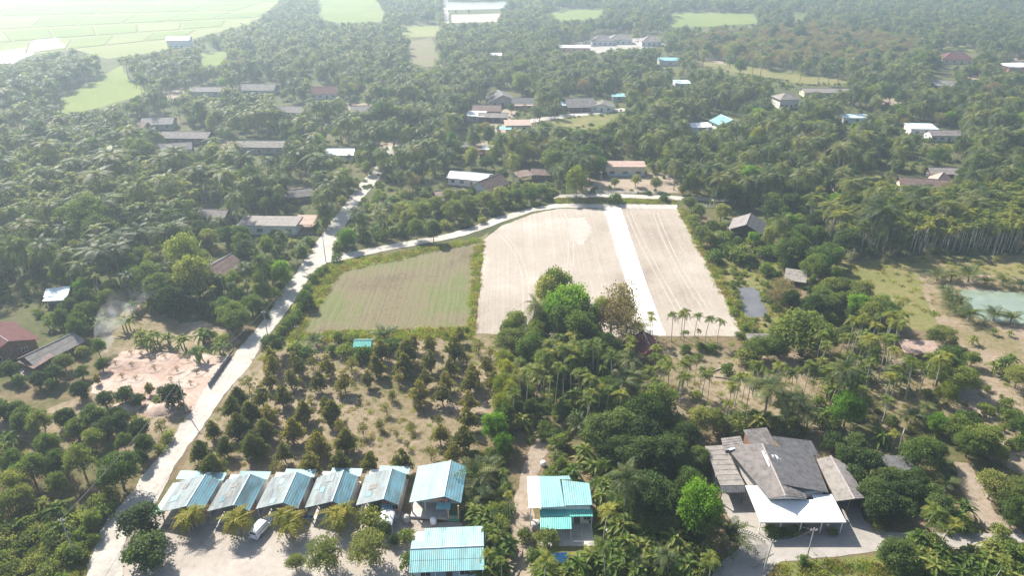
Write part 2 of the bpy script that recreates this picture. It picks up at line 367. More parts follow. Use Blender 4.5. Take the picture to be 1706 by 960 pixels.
# open land, lowest sheets first
ground('lowland', [(0, 980), (0, 640), (60, 600), (200, 540), (480, 540), (560, 440), (1140, 340), (1300, 430), (1706, 430), (1740, 990)], 'm_ground', 0.02, 3, 1.0)
ground('orchard_soil', [(300, 800), (318, 745), (372, 665), (420, 600), (470, 560), (560, 560), (835, 555), (838, 690), (775, 775), (660, 795)], 'm_orchard', 0.05, keep=False)
ground('bare_soil', [(60, 690), (150, 655), (230, 680), (315, 690), (300, 720), (262, 772), (170, 740), (90, 760), (0, 720), (0, 660)], 'm_orchard', 0.045)
ground('grove_soil', [(1090, 580), (1330, 590), (1345, 640), (1420, 690), (1400, 720), (1230, 725), (1110, 690)], 'm_orchard', 0.05, 2, 1.0)
ground('slope_soil', [(1420, 640), (1560, 560), (1620, 600), (1706, 610), (1720, 800), (1640, 760), (1560, 720), (1480, 720)], 'm_orchard', 0.05, 2, 1.0)
ground('left_verge', [(0, 965), (0, 880), (60, 850), (150, 860), (165, 890), (145, 965)], 'm_grass', 0.045, 2, 0.8)
ground('road', [(143, 968), (150, 930), (165, 890), (190, 853), (222, 820), (237, 793), (260, 768), (287, 735), (300, 707), (320, 687), (337, 655), (358, 632), (385, 598), (411, 567), (445, 527), (468, 491), (487, 465), (505, 437), (524, 408), (542, 384), (566, 352), (585, 325), (605, 300), (625, 280), (632, 262), (640, 245), (670, 240), (672, 250), (655, 262), (640, 285),
                (622, 310), (600, 335), (585, 358), (572, 385), (566, 405), (552, 424), (570, 423), (653, 407), (737, 392), (784, 380), (824, 363), (871, 350), (924, 340), (1004, 337), (1128, 341), (1128, 349), (1005, 347), (930, 347), (887, 353), (837, 370), (804, 383), (777, 392), (737, 401), (653, 416), (570, 434), (545, 438), (532, 446), (512, 468), (492, 498), (468, 534), (438, 574), (415, 611), (391, 638), (372, 660), (353, 690), (333, 720), (313, 743), (296, 770), (283, 795), (262, 837), (240, 860), (215, 885), (207, 910), (203, 968)], 'm_road', 0.09, 1.2, 0.28)
KEEP.append([(545, 385), (566, 352), (588, 325), (602, 330), (572, 385)])
KEEP += [[(145, 965), (165, 890), (222, 820), (287, 737), (337, 655), (411, 567), (468, 491), (505, 437), (545, 385), (562, 385), (549, 430), (492, 498), (438, 574), (353, 690), (283, 795), (240, 860), (205, 910), (203, 965)],
         [(560, 425), (737, 392), (784, 380), (824, 363), (871, 350), (924, 340), (1004, 337), (1128, 341), (1128, 349), (1005, 347), (887, 353), (804, 383), (653, 416), (560, 436)]]
ground('dirt_road', [(920, 331), (930, 325), (1000, 322), (1110, 326), (1215, 331), (1215, 336), (1110, 333), (1000, 328), (930, 331)], 'm_road', 0.07, 2, 0.3, keep=True)
ground('field_verge', [(553, 440), (800, 396), (815, 385), (806, 420), (796, 470), (789, 560), (745, 562), (560, 562), (455, 590), (428, 600), (480, 535), (515, 480)], 'm_verge', 0.055, 1.5, 0.5)
ground('ploughed_field', [(566, 452), (600, 446), (700, 424), (798, 402), (795, 440), (788, 500), (782, 546), (740, 553), (600, 558), (500, 557), (520, 530), (545, 490)], 'm_plough_green', 0.075, 1.5, 0.4, keep=True)
ground('levelled_field', [(806, 400), (836, 376), (890, 356), (930, 348), (1128, 348), (1150, 385), (1175, 435), (1240, 560), (1100, 561), (950, 562), (792, 556), (797, 500), (803, 440)], 'm_plough_pale', 0.06, 1.5, 0.3, keep=True)
ground('gravel_strip', [(1005, 346), (1034, 346), (1079, 480), (1109, 559), (1074, 559), (1046, 480)], 'm_strip', 0.085, 1.2, 0.15)
def track(p0, p1, p2, mat, w=.28, z=.072, gauge=1.6):
    A, B, C = P(*p0), P(*p1), P(*p2); n = 24; pts = [A * (1 - t) ** 2 + B * 2 * t * (1 - t) + C * t * t for t in [k / n for k in range(n + 1)]]
    tr_ = random.Random(int(p0[0]))
    for sd in (-1, 1):
        mb = MB(); vs_ = []
        for k, p in enumerate(pts):
            d = (pts[min(k + 1, n)] - pts[max(k - 1, 0)]).normalized(); nn = Vector((-d.y, d.x, 0)); c_ = p + nn * sd * gauge / 2; ww = w * tr_.uniform(.6, 1.3)
            vs_ += [(c_.x - nn.x * ww, c_.y - nn.y * ww, z), (c_.x + nn.x * ww, c_.y + nn.y * ww, z)]
        mb.add(vs_, [(2 * k, 2 * k + 2, 2 * k + 3, 2 * k + 1) for k in range(n)]); tag(mb.build('wheel_track', mat), kind='structure')
for k_, (a_, b_, c_) in enumerate([((835, 390), (890, 440), (872, 545)), ((935, 354), (972, 410), (925, 530)), ((1047, 354), (1078, 430), (1150, 550)), ((1092, 354), (1118, 440), (1200, 550)), ((1018, 350), (1045, 440), (1088, 555))]):
    track(a_, b_, c_, 'm_dust' if a_[0] != 1018 else 'm_road', w=.15, z=.070 + .003 * k_ if a_[0] != 1018 else .094)
ground('dusty_patch', [(945, 365), (975, 362), (985, 385), (972, 410), (950, 400)], 'm_dust', .068, .8, .7)
ground('field_edge', [(1128, 349), (1140, 349), (1188, 435), (1260, 565), (1240, 561), (1175, 435)], 'm_verge', 0.07, 1.5, 0.4)
ground('meadow', [(1190, 440), (1240, 420), (1300, 440), (1310, 500), (1300, 560), (1250, 575), (1210, 500)], 'm_grass', 0.05, 2, 0.8)
ground('pond', [(1229, 479), (1245, 478), (1262, 483), (1272, 502), (1279, 520), (1277, 530), (1255, 530), (1241, 526), (1233, 508)], 'm_pond_grey', 0.09, 1.0, 0.3, keep=True)
ground('meadow', [(1395, 437), (1540, 427), (1720, 425), (1720, 480), (1560, 470), (1545, 500), (1570, 560), (1480, 540), (1430, 510), (1400, 480)], 'm_grass', 0.05, 2, 0.6, seed=3)
KEEP.append([(1405, 437), (1540, 430), (1706, 432), (1706, 448), (1550, 455), (1530, 470), (1560, 530), (1500, 520), (1430, 480)])
ground('pond_bank', [(1528, 458), (1570, 452), (1720, 465), (1720, 640), (1660, 615), (1610, 590), (1570, 560), (1548, 510)], 'm_bank', 0.07, 1.5, 0.5)
KEEP.append([(1530, 470), (1590, 520), (1640, 560), (1706, 575), (1706, 590), (1620, 575), (1565, 540)])
ground('fish_pond', [(1599, 483), (1650, 485), (1720, 490), (1720, 541), (1640, 535), (1612, 523), (1603, 500)], 'm_pond_green', 0.10, 1.5, 0.08, keep=True)
ground('sandy_lot', [(205, 585), (290, 588), (376, 594), (352, 640), (322, 684), (290, 690), (230, 676), (180, 660), (150, 655), (160, 630), (185, 605)], 'm_sand', 0.06, .8, 0.45, keep=True)
ground('sandy_clearing', [(165, 600), (185, 560), (205, 520), (235, 500), (262, 520), (300, 540), (340, 536), (378, 548), (400, 568), (378, 597), (290, 592), (205, 590)], 'm_orchard', 0.055, .9, 0.8)
KEEP.append([(200, 545), (225, 510), (250, 515), (300, 548), (240, 560)])
KEEP.append([(215, 560), (250, 530), (300, 545), (365, 550), (360, 565), (290, 570)])
ground('yard', [(205, 975), (208, 905), (225, 880), (262, 850), (300, 850), (660, 848), (700, 868), (770, 872), (770, 890), (690, 905), (685, 940), (690, 975)], 'm_yard', 0.06, 1.5, 0.3)
KEEP.append([(270, 900), (640, 880), (520, 940), (290, 955)])
ground('footpath', [(905, 722), (945, 715), (940, 728), (905, 765), (893, 800), (888, 850), (888, 905), (893, 975), (842, 975), (848, 910), (855, 850), (868, 790), (885, 745)], 'm_dirt', 0.06, 1.2, 0.35)
KEEP.append([(915, 725), (893, 770), (885, 850), (885, 960), (850, 960), (858, 850), (880, 760)])
ground('house_lawn', [(890, 870), (1000, 870), (1012, 915), (985, 935), (895, 930)], 'm_verge', 0.05, 1.2, 0.3)
KEEP.append([(925, 900), (1000, 900), (1000, 915), (935, 920)])
ground('concrete_yard', [(1175, 980), (1200, 940), (1240, 905), (1215, 865), (1198, 825), (1245, 815), (1425, 830), (1440, 868), (1475, 888), (1600, 888), (1720, 893), (1720, 914), (1600, 916), (1480, 916), (1400, 928), (1300, 937), (1255, 980)], 'm_concrete', 0.06, 1.5, 0.2)
KEEP += [[(1205, 945), (1250, 905), (1225, 850), (1265, 870), (1280, 905), (1400, 900), (1430, 880), (1480, 893), (1480, 912), (1400, 922), (1300, 932), (1240, 965)], [(1480, 895), (1706, 899), (1706, 905), (1480, 908)]]
ground('grass_plot', [(1278, 980), (1298, 938), (1400, 931), (1475, 924), (1490, 980)], 'm_grass', 0.065, 1.2, 0.3, keep=True)
ground('dirt_track', [(1588, 770), (1612, 772), (1640, 810), (1655, 850), (1700, 885), (1706, 895), (1650, 893), (1620, 860), (1600, 815)], 'm_dirt', 0.058, 1.2, 0.5, keep=True)
ground('dirt_track', [(1600, 640), (1640, 650), (1670, 690), (1690, 740), (1720, 770), (1720, 790), (1680, 765), (1650, 700), (1600, 670)], 'm_dirt', 0.058, 1.2, 0.6, seed=4)
ground('house_yard', [(960, 300), (1000, 285), (1130, 290), (1135, 322), (960, 322)], 'm_dirt', 0.05, 2, 0.5)
KEEP.append([(985, 300), (1120, 300), (1120, 318), (985, 318)])
ground('house_yard', [(395, 385), (400, 372), (520, 370), (540, 388), (480, 394)], 'm_dirt', 0.05, 2, 0.5, seed=2)
ground('house_yard', [(30, 620), (60, 590), (110, 560), (140, 575), (90, 610), (60, 640)], 'm_concrete', 0.05, 2, 0.5, seed=3)
ground('house_yard', [(1190, 395), (1200, 378), (1235, 375), (1240, 398)], 'm_dirt', 0.05, 2, 0.5, seed=5)
ground('house_yard', [(800, 220), (850, 170), (870, 175), (850, 200), (870, 222)], 'm_dirt', 0.05, 3, 0.8, seed=6)
ground('village_road', [(850, 203), (900, 196), (960, 188), (1040, 180), (1042, 185), (960, 194), (900, 202), (860, 210)], 'm_road', 0.07, 3, 0.5, keep=True)
ground('village_road', [(380, 245), (440, 243), (520, 245), (520, 251), (440, 249), (380, 252)], 'm_road', 0.07, 3, 0.5, keep=True, seed=2)
ground('garden', [(885, 215), (950, 192), (1040, 188), (1040, 205), (960, 222), (890, 225)], 'm_verge', 0.05, 3, 0.8)
KEEP.append([(900, 212), (960, 196), (1030, 192), (1020, 203), (950, 214)])
ground('track', [(1378, 270), (1382, 270), (1386, 300), (1396, 335), (1388, 335), (1382, 305)], 'm_dirt', 0.06, 2, 0.3, keep=True)
ground('dry_field', [(1140, 97), (1200, 106), (1290, 117), (1420, 133), (1420, 144), (1330, 139), (1250, 130), (1150, 112)], 'm_grass', 0.05, 4, 1.0)
KEEP.append([(1150, 101), (1290, 119), (1410, 135), (1410, 141), (1320, 136), (1160, 109)])
ground('dry_field', [(1520, 68), (1706, 70), (1706, 82), (1640, 86), (1540, 80)], 'm_rice_pale', 0.05, 4, 1.0, seed=2)
ground('bare_field', [(680, 70), (720, 62), (735, 110), (690, 112)], 'm_plough_green', 0.05, 4, 1.0, keep=True)
ground('meadow', [(1440, 285), (1478, 283), (1480, 296), (1440, 298)], 'm_verge', 0.05, 3, 0.5, keep=True, seed=5)
ground('compound_yard', [(900, 83), (985, 66), (1095, 62), (1110, 76), (1000, 88), (930, 92)], 'm_concrete', 0.05, 4, 1.0)
KEEP.append([(985, 72), (1090, 70), (1090, 78), (960, 86)])

for k, q in enumerate([[(255, 150), (300, 146), (318, 158), (300, 168), (262, 166)], [(1172, 96), (1200, 98), (1215, 112), (1180, 114)], [(345, 228), (400, 236), (410, 250), (350, 248)], [(1455, 160), (1500, 165), (1500, 182), (1460, 178)], [(560, 170), (625, 172), (620, 190), (570, 188)], [(620, 236), (672, 232), (668, 250), (628, 252)], [(1690, 96), (1760, 90), (1760, 112), (1680, 108)], [(470, 300), (520, 320), (500, 338), (470, 325)], [(780, 226), (800, 222), (830, 262), (800, 272)], [(1610, 120), (1640, 122), (1636, 138), (1606, 134)]]):
    ground('bare_yard', q, 'm_dirt', .045, 2.5, 1.0, seed=k)
    KEEP.append([lerp3(p, (sum(a[0] for a in q) / len(q), sum(a[1] for a in q) / len(q)), .45) for p in q])

# rice land of the plain
def rice(name, pix, mat, seed, keep=True): return ground(name, pix, mat, 0.05 + 0.004 * (seed % 5), 12, 1.5, keep=keep, seed=seed)
rice('paddy_land', [(-60, -60), (520, -60), (455, 12), (420, 38), (330, 62), (300, 72), (270, 85), (180, 98), (120, 82), (60, 90), (-60, 120)], 'm_rice_pale', 0)
r2 = random.Random(11)
def lerp2(a, b, t): return (a[0] + (b[0] - a[0]) * t, a[1] + (b[1] - a[1]) * t)
TL, TR, BR, BL = (-60, -20), (470, -12), (330, 60), (-60, 100)
NU, NV = 6, 5
for iu in range(NU):
    for iv in range(NV):
        u0, u1, v0, v1 = iu / NU, (iu + 1) / NU, iv / NV, (iv + 1) / NV
        sh = (.09, -.05, .12, .02, -.08)[iv]; u0, u1 = u0 + sh, u1 + sh
        f = lambda u, v: lerp2(lerp2(TL, TR, u + 0.05 * math.sin(v * 7)), lerp2(BL, BR, u + 0.03 * math.sin(v * 9)), v)
        q = [f(u0 + .006, v0 + .03), f(u1 - .006, v0 + .03), f(u1 - .006, v1 - .01), f(u0 + .006, v1 - .01)]
        o = ground('rice_field', q, r2.choice(['m_rice', 'm_rice_pale', 'm_rice']), 0.09, 25, 1.0, seed=iu * 9 + iv)
        # low earth bund along the parcel's lower edge and side
        for a, b in ((q[3], q[2]), (q[1], q[2])):
            A, B = P(*a), P(*b); d = (B - A); nn = Vector((-d.y, d.x, 0)).normalized() * 1.1
            w = MB().add([A - nn, B - nn, B + Vector((0, 0, .5)), A + Vector((0, 0, .5)), B + nn, A + nn], [(0, 1, 2, 3), (3, 2, 4, 5)]).build('paddy_bund', 'm_verge'); tag(w, kind='structure')
rice('rice_field', [(90, 190), (105, 160), (150, 138), (205, 108), (212, 130), (245, 150), (225, 162), (165, 180), (130, 188)], 'm_rice', 1)
rice('rice_field', [(335, 88), (378, 85), (372, 108), (340, 112)], 'm_rice', 2)
rice('rice_field', [(528, -30), (612, -30), (640, 22), (636, 36), (560, 38), (530, 30)], 'm_rice', 3)
rice('rice_field', [(666, 42), (732, 40), (732, 60), (672, 62)], 'm_rice_pale', 4)
rice('rice_field', [(915, 24), (940, 14), (1005, 16), (1000, 30), (950, 34), (925, 34)], 'm_rice', 5)
rice('rice_field', [(1115, 45), (1122, 20), (1255, 22), (1262, 38), (1180, 44)], 'm_rice', 6)
rice('rice_field', [(1320, 20), (1345, 22), (1340, 32), (1322, 32)], 'm_rice', 7)
ground('canal_water', [(-40, 108), (-40, 92), (40, 80), (62, 66), (100, 62), (98, 70), (110, 78), (60, 86), (20, 106)], 'm_water', 0.10, 8, 2.0, keep=True)
ground('canal_water', [(740, 3), (845, 2), (842, 14), (742, 16)], 'm_water', 0.10, 10, 2.0, keep=True, seed=2)
ground('plain_road', [(738, -10), (746, -10), (748, 40), (740, 40)], 'm_road', 0.08, 10, 0.8, keep=True)
ground('dry_field', [(752, 24), (835, 22), (830, 36), (752, 38)], 'm_plough_pale', 0.05, 8, 1.0, keep=True, seed=9)

# ---------------------------------------------------------------- buildings
def keep_obj(root, shrink=0.92, low=0.0):
    """remember the silhouette of a building so that no tree is planted right in front of it"""
    bpy.context.view_layer.update()
    xs, ys = [], []
    def rec(o):
        if o.type == 'MESH':
            mw = o.matrix_world
            for c in o.bound_box:
                w = mw @ Vector(c); a, b = proj(*w); xs.append(a); ys.append(b)
        for c in o.children: rec(c)
    rec(root)
    x0, x1, y0, y1 = min(xs), max(xs), min(ys), max(ys); cx, w = (x0 + x1) / 2, (x1 - x0) / 2 * shrink
    y1 = y1 - (y1 - y0) * low
    KEEP.append([(cx - w, y0), (cx + w, y0), (cx + w, y1), (cx - w, y1)])
LAND = []
FOOT = []   # building footprints in the ground plane (x, y, radius)

def window(parent, x, y, z, w, h, side='f', glass='glass_dark'):
    t = 0.06
    if side in 'fb':
        s = -1 if side == 'f' else 1
        f = MB()
        for a, b, c, d in ((x - w / 2 - t, x + w / 2 + t, z - t, z), (x - w / 2 - t, x + w / 2 + t, z + h, z + h + t), (x - w / 2 - t, x - w / 2, z, z + h), (x + w / 2, x + w / 2 + t, z, z + h), (x - .02, x + .02, z, z + h)):
            f.box(a, b, min(y, y + s * .07), max(y, y + s * .07), c, d)
        o = f.build('window', 'frame_white', parent)
        MB().box(x - w / 2, x + w / 2, min(y, y + s * .03), max(y, y + s * .03), z, z + h).build('pane', glass, o)
    else:
        s = -1 if side == 'l' else 1
        f = MB()
        for a, b, c, d in ((y - w / 2 - t, y + w / 2 + t, z - t, z), (y - w / 2 - t, y + w / 2 + t, z + h, z + h + t), (y - w / 2 - t, y - w / 2, z, z + h), (y + w / 2, y + w / 2 + t, z, z + h), (y - .02, y + .02, z, z + h)):
            f.box(min(x, x + s * .07), max(x, x + s * .07), a, b, c, d)
        o = f.build('window', 'frame_white', parent)
        MB().box(min(x, x + s * .03), max(x, x + s * .03), y - w / 2, y + w / 2, z, z + h).build('pane', glass, o)
    return o

def door(parent, x, y, w, h, mat='wall_wood', side='f', z=0.0):
    m = MB()
    if side == 'f': m.box(x - w / 2, x + w / 2, y - .05, y, z, z + h)
    elif side == 'r': m.box(x, x + .05, y - w / 2, y + w / 2, z, z + h)
    else: m.box(x - .05, x, y - w / 2, y + w / 2, z, z + h)
    o = m.build('door', mat, parent); return o

def post(parent, x, y, z0, z1, mat='pole_concrete', r=0.09):
    return MB().box(x - r, x + r, y - r, y + r, z0, z1).build('post', mat, parent)

def gable_house(label, px, py, w, d, rot, hw, hr, roof, wall, ridge='x', roof2=None, over=0.6, split=0.5, windows=2, name='house', cat='house', group=None, pitch=0.3, keep=True, rows=None, low=0.45, cap=None, glass='glass_dark', porch=None):
    """gable building whose roof centre appears at the pixel; ridge along local x ('x') or towards the camera ('y')"""
    c = P(px, py, (hw + hr) / 2); rz = math.radians(rot)
    root = empty(name, (c.x, c.y, 0), rz, label, cat, group)
    W, D = w / 2, d / 2
    # ridge frame: a = along the ridge, b = across; (a,b)->(x,y)
    La, Lb = (W, D) if ridge == 'x' else (D, W)
    mp = (lambda a, b, z: (a, b, z)) if ridge == 'x' else (lambda a, b, z: (-b, a, z))
    rb = -Lb + 2 * Lb * split
    m = MB()
    ins = 0.02
    vs = [mp(-La, -Lb, 0), mp(La, -Lb, 0), mp(La, Lb, 0), mp(-La, Lb, 0), mp(-La, -Lb, hw), mp(La, -Lb, hw), mp(La, Lb, hw), mp(-La, Lb, hw), mp(-La, rb, hr - .06), mp(La, rb, hr - .06)]
    m.add(vs, [(0, 1, 5, 4), (1, 2, 6, 9, 5), (2, 3, 7, 6), (3, 0, 4, 8, 7)])
    m.build('wall', wall, root)
    s1 = (hr - hw) / (rb + Lb); s2 = (hr - hw) / (Lb - rb)
    o = over
    rr = rows if rows else max(1, int(math.hypot(Lb, hr - hw) / 1.3))
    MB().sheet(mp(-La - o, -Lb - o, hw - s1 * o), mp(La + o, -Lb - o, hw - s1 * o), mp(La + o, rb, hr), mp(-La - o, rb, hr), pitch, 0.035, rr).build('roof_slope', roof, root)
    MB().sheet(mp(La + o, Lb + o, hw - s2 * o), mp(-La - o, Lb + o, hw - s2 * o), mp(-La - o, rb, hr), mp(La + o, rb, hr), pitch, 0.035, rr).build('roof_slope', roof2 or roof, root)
    cm = cap or ('ridge_grey' if 'grey' in roof or 'brown' in roof or 'red' in roof or 'pink' in roof else 'ridge_pale')
    MB().tube([mp(-La - o, rb, hr + .03), mp(La + o, rb, hr + .03)], 0.13, 6).build('ridge_cap', cm, root)
    if windows:
        n = windows + 1
        for k in range(n):
            x = -W + w * (k + .5) / n
            if k == n // 2: door(root, x, -D, 0.95, min(2.05, hw - .3))
            else: window(root, x, -D, 0.95, min(1.5, w / n * .6), min(1.15, hw - 1.3), glass=glass)
        side = 'r' if px < CX else 'l'
        for yy in ((-D / 2, D / 2) if d > 6 else (0,)):
            window(root, W if side == 'r' else -W, yy, 0.95, 1.2, min(1.1, hw - 1.3), side, glass=glass)
    if porch:
        pd, pz, pm = porch
        MB().sheet((-W - .3, -D - pd, pz - .35), (W + .3, -D - pd, pz - .35), (W + .3, -D - .02, pz), (-W - .3, -D - .02, pz), pitch, .03, 1).build('porch_roof', pm, root)
        for x in (-W + .2, 0, W - .2): post(root, x, -D - pd + .25, 0, pz - .34)
    FOOT.append((c.x, c.y, max(w, d) / 2 + 0.8)); LAND.append((c.x, c.y, max(w, d) / 2, label))
    if keep: keep_obj(root, 0.85, low)
    return root

def hip_house(label, px, py, w, d, rot, hw, hr, roof, wall, name='house', cat='house', group=None, over=0.7, windows=3, keep=True, low=0.25):
    c = P(px, py, (hw + hr) / 2); root = empty(name, (c.x, c.y, 0), math.radians(rot), label, cat, group)
    W, D = w / 2, d / 2
    MB().box(-W, W, -D, D, 0, hw).build('wall', wall, root)
    a, b = W + over, D + over; rl = max(0.3, W - D); z = hw - over * (hr - hw) / D + .05
    R0, R1 = (-rl, 0, hr), (rl, 0, hr)
    for q in (((-a, -b, z), (a, -b, z), R1, R0), ((a, b, z), (-a, b, z), R0, R1)):
        MB().sheet(*q, .35, .03, 3).build('roof_slope', roof, root)
    for q in (((a, -b, z), (a, b, z), R1), ((-a, b, z), (-a, -b, z), R0)):
        MB().slab(q, .05).build('roof_slope', roof, root)
    MB().tube([R0, R1], .12).build('ridge_cap', 'ridge_grey', root)
    n = windows + 1
    for k in range(n):
        x = -W + w * (k + .5) / n
        door(root, x, -D, 1.0, 2.1) if k == n // 2 else window(root, x, -D, .95, min(1.6, w / n * .6), 1.2)
    FOOT.append((c.x, c.y, max(w, d) / 2 + 1)); LAND.append((c.x, c.y, max(w, d) / 2, label))
    if keep: keep_obj(root, .85, low)
    return root

def shed(label, px, py, w, d, rot, hb, hf, roof, wall=None, name='shed', cat='shed', group=None, keep=True, low=0.2, pitch=0.3, windows=0):
    """mono-pitch roof on posts or walls"""
    c = P(px, py, (hb + hf) / 2); root = empty(name, (c.x, c.y, 0), math.radians(rot), label, cat, group)
    W, D, o = w / 2, d / 2, 0.4
    MB().sheet((-W - o, -D - o, hf), (W + o, -D - o, hf), (W + o, D + o, hb), (-W - o, D + o, hb), pitch, .035, max(1, int(d / 2.5))).build('roof_sheet', roof, root)
    if wall:
        zf, zb = hf - .06 + (hb - hf) * o / (d + 2 * o), hb - .06 - (hb - hf) * o / (d + 2 * o)
        MB().add([(-W, -D, 0), (W, -D, 0), (W, D, 0), (-W, D, 0), (-W, -D, zf), (W, -D, zf), (W, D, zb), (-W, D, zb)], [(0, 1, 5, 4), (1, 2, 6, 5), (2, 3, 7, 6), (3, 0, 4, 7)]).build('wall', wall, root)
        for k in range(windows): window(root, -W + w * (k + .5) / windows, -D, .9, min(1.8, w / windows * .6), 1.2)
    else:
        for x in (-W + .1, W - .1):
            for y in (-D + .1, D - .1): post(root, x, y, 0, hf + (hb - hf) * (y + D + o) / (d + 2 * o) - .05, 'wood_post', .07)
    FOOT.append((c.x, c.y, max(w, d) / 2 + .6)); LAND.append((c.x, c.y, max(w, d) / 2, label))
    if keep: keep_obj(root, .85, low)
    return root

# --- five row houses with blue roofs, the gable towards the yard
def row_house(idx, px, py, label, extra=None):
    w, dep, rx = 7.2, 7.6, 4.75
    c = P(px, py, 2.35); root = empty('row_house', (c.x, c.y, 0), math.radians(-2.5), label, 'house', 'row of blue roofed houses')
    zl, zr, zt = 2.35, 2.75, 3.95
    # ribs run down the slope: eave along local y
    MB().sheet((0, dep, zl), (0, 0, zl), (rx, 0, zt), (rx, dep, zt), .26, .035, 9, .05).build('roof_slope', 'roof_blue_weathered_lit', root)
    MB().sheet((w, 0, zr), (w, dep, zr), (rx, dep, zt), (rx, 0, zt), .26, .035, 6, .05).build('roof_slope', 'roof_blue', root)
    MB().tube([(rx, -.05, zt + .03), (rx, dep + .05, zt + .03)], .12).build('ridge_cap', 'ridge_pale', root)
    MB().sheet((2.2, dep + .02, 2.75), (w + .5, dep + .02, 2.75), (w + .5, dep + 1.8, 2.95), (2.2, dep + 1.8, 2.95), .26, .03, 1).build('rear_roof', 'roof_aqua_pale', root)
    MB().box(.5, w - .4, 3.6, dep + 1.5, 0.1, 2.35).build('wall', 'wall_white', root)
    MB().box(4.2, w - .35, .9, 3.6, 0.1, 2.6).build('front_room', 'wall_salmon', root)
    MB().box(.1, w, -.3, dep + 1.6, 0, .12).build('floor_slab', 'concrete', root)
    MB().sheet((4.3, -.75, 2.35), (6.2, -.75, 2.35), (6.2, .3, 2.62), (4.3, .3, 2.62), .26, .03, 1).build('porch_roof', 'roof_blue', root)
    for x, y, z in ((.25, .25, 2.3), (4.25, .2, 2.6), (6.15, -.6, 2.4), (.25, 3.5, 2.3)): post(root, x, y, .12, z, 'wall_salmon' if x > 4 else 'pole_concrete', .08)
    door(root, 5.2, .9, .9, 2.0, 'wall_wood', z=.12); window(root, 6.4, .9, 1.0, .9, 1.0)
    window(root, 2.4, 3.6, 1.0, 1.5, 1.1); door(root, 1.2, 3.6, .9, 2.0, 'wall_wood', z=.12)
    pr_ = random.Random(40 + idx)
    for q in range(2 + idx % 2):
        x_ = pr_.uniform(.3, 3.2); y_ = pr_.uniform(.3, 5.6); a_, b_ = pr_.uniform(.8, 1.4), pr_.uniform(1.0, 1.9); zz = lambda x: zl + (zt - zl) * x / rx + .10
        MB().sheet((x_, y_ + b_, zz(x_)), (x_, y_, zz(x_)), (x_ + a_, y_, zz(x_ + a_)), (x_ + a_, y_ + b_, zz(x_ + a_)), .26, .035, 1).build('patch_sheet', pr_.choice(['roof_aqua_pale', 'roof_grey_light', 'roof_blue', 'roof_blue_weathered_lit']), root)
    if extra: extra(root)
    FOOT.append((c.x + 4, c.y + 4, 5.5)); keep_obj(root, .9, .05)
    return root
def green_side(root):
    MB().sheet((-1.3, 7.4, 2.0), (-1.3, -.1, 2.0), (-.02, -.1, 2.3), (-.02, 7.4, 2.3), .26, .03, 1).build('side_sheet', 'sheet_green', root)
    post(root, -1.2, .1, 0, 2.0, 'wood_post', .05); post(root, -1.2, 7.2, 0, 2.0, 'wood_post', .05)
    MB().sheet((-1.0, 8.0, 2.4), (2.2, 8.0, 2.4), (2.2, 10.0, 2.6), (-1.0, 10.0, 2.6), .3, .03, 1).build('rear_canopy', 'roof_teal', root)
    post(root, -.9, 9.9, 0, 2.6, 'wood_post', .05); post(root, 2.1, 9.9, 0, 2.6, 'wood_post', .05)
def arch_canopy(root):
    m = MB(); vs = []; n = 8
    for k in range(n + 1):
        a = math.pi * (.15 + .7 * k / n); x = 5.6 - math.cos(a) * 1.35; z = 1.75 + .8 * math.sin(a)
        vs += [(x, -3.9, z), (x, -.85, z)]
    m.add(vs, [(2 * k, 2 * k + 2, 2 * k + 3, 2 * k + 1) for k in range(n)]); m.build('arched_canopy', 'roof_white', root)
    for x in (4.4, 6.8):
        for y in (-3.8, -1.0): post(root, x, y, 0, 2.15, 'frame_white', .04)
ROWL = ['blue-roofed row house beside the white road with a pale green side sheet', 'blue-roofed row house, second from the white road',
        'blue-roofed row house beside the parked white van', 'blue-roofed row house, fourth from the white road', 'blue-roofed row house with a white arched canopy in front']
for k, (px, py) in enumerate([(266, 855), (345, 853), (426, 849), (508, 847), (593, 843)]):
    row_house(k, px, py, ROWL[k], {0: green_side, 4: arch_canopy}.get(k))

# --- larger blue house at the end of the row
c = P(682, 838, 3.0); root = empty('blue_house', (c.x, c.y, 0), math.radians(-3), 'larger blue gabled house with a salmon porch at the end of the row', 'house')
w, dep, rx = 8.7, 9.0, 5.9
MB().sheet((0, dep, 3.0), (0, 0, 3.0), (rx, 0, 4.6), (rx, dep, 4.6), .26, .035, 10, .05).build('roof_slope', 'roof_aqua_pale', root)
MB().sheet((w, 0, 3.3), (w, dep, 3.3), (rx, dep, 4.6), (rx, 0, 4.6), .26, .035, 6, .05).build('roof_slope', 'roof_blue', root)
MB().tube([(rx, -.05, 4.63), (rx, dep + .05, 4.63)], .13).build('ridge_cap', 'ridge_pale', root)
MB().box(.5, 8.3, 2.8, dep - .3, .5, 3.1).build('wall', 'wall_white', root)
MB().box(4.4, 6.3, 1.2, 2.8, .5, 3.0).build('front_room', 'wall_salmon', root)
MB().box(.1, 6.4, -.6, dep, 0, .5).build('floor_slab', 'concrete', root)
MB().box(6.4, 8.5, -.9, dep - .1, 0, .48).build('porch_plinth', 'green_paint', root)
MB().sheet((4.6, -1.0, 2.7), (7.0, -1.0, 2.7), (7.0, .4, 3.05), (4.6, .4, 3.05), .26, .03, 1).build('porch_roof', 'roof_aqua', root)
for x, y, z in ((.35, .3, 3.0), (2.6, .3, 3.5), (6.6, -.7, 2.75), (8.3, -.6, 3.3), (8.3, 1.8, 3.3)): post(root, x, y, .48, z, 'wall_salmon' if x > 5 else 'pole_concrete', .1)
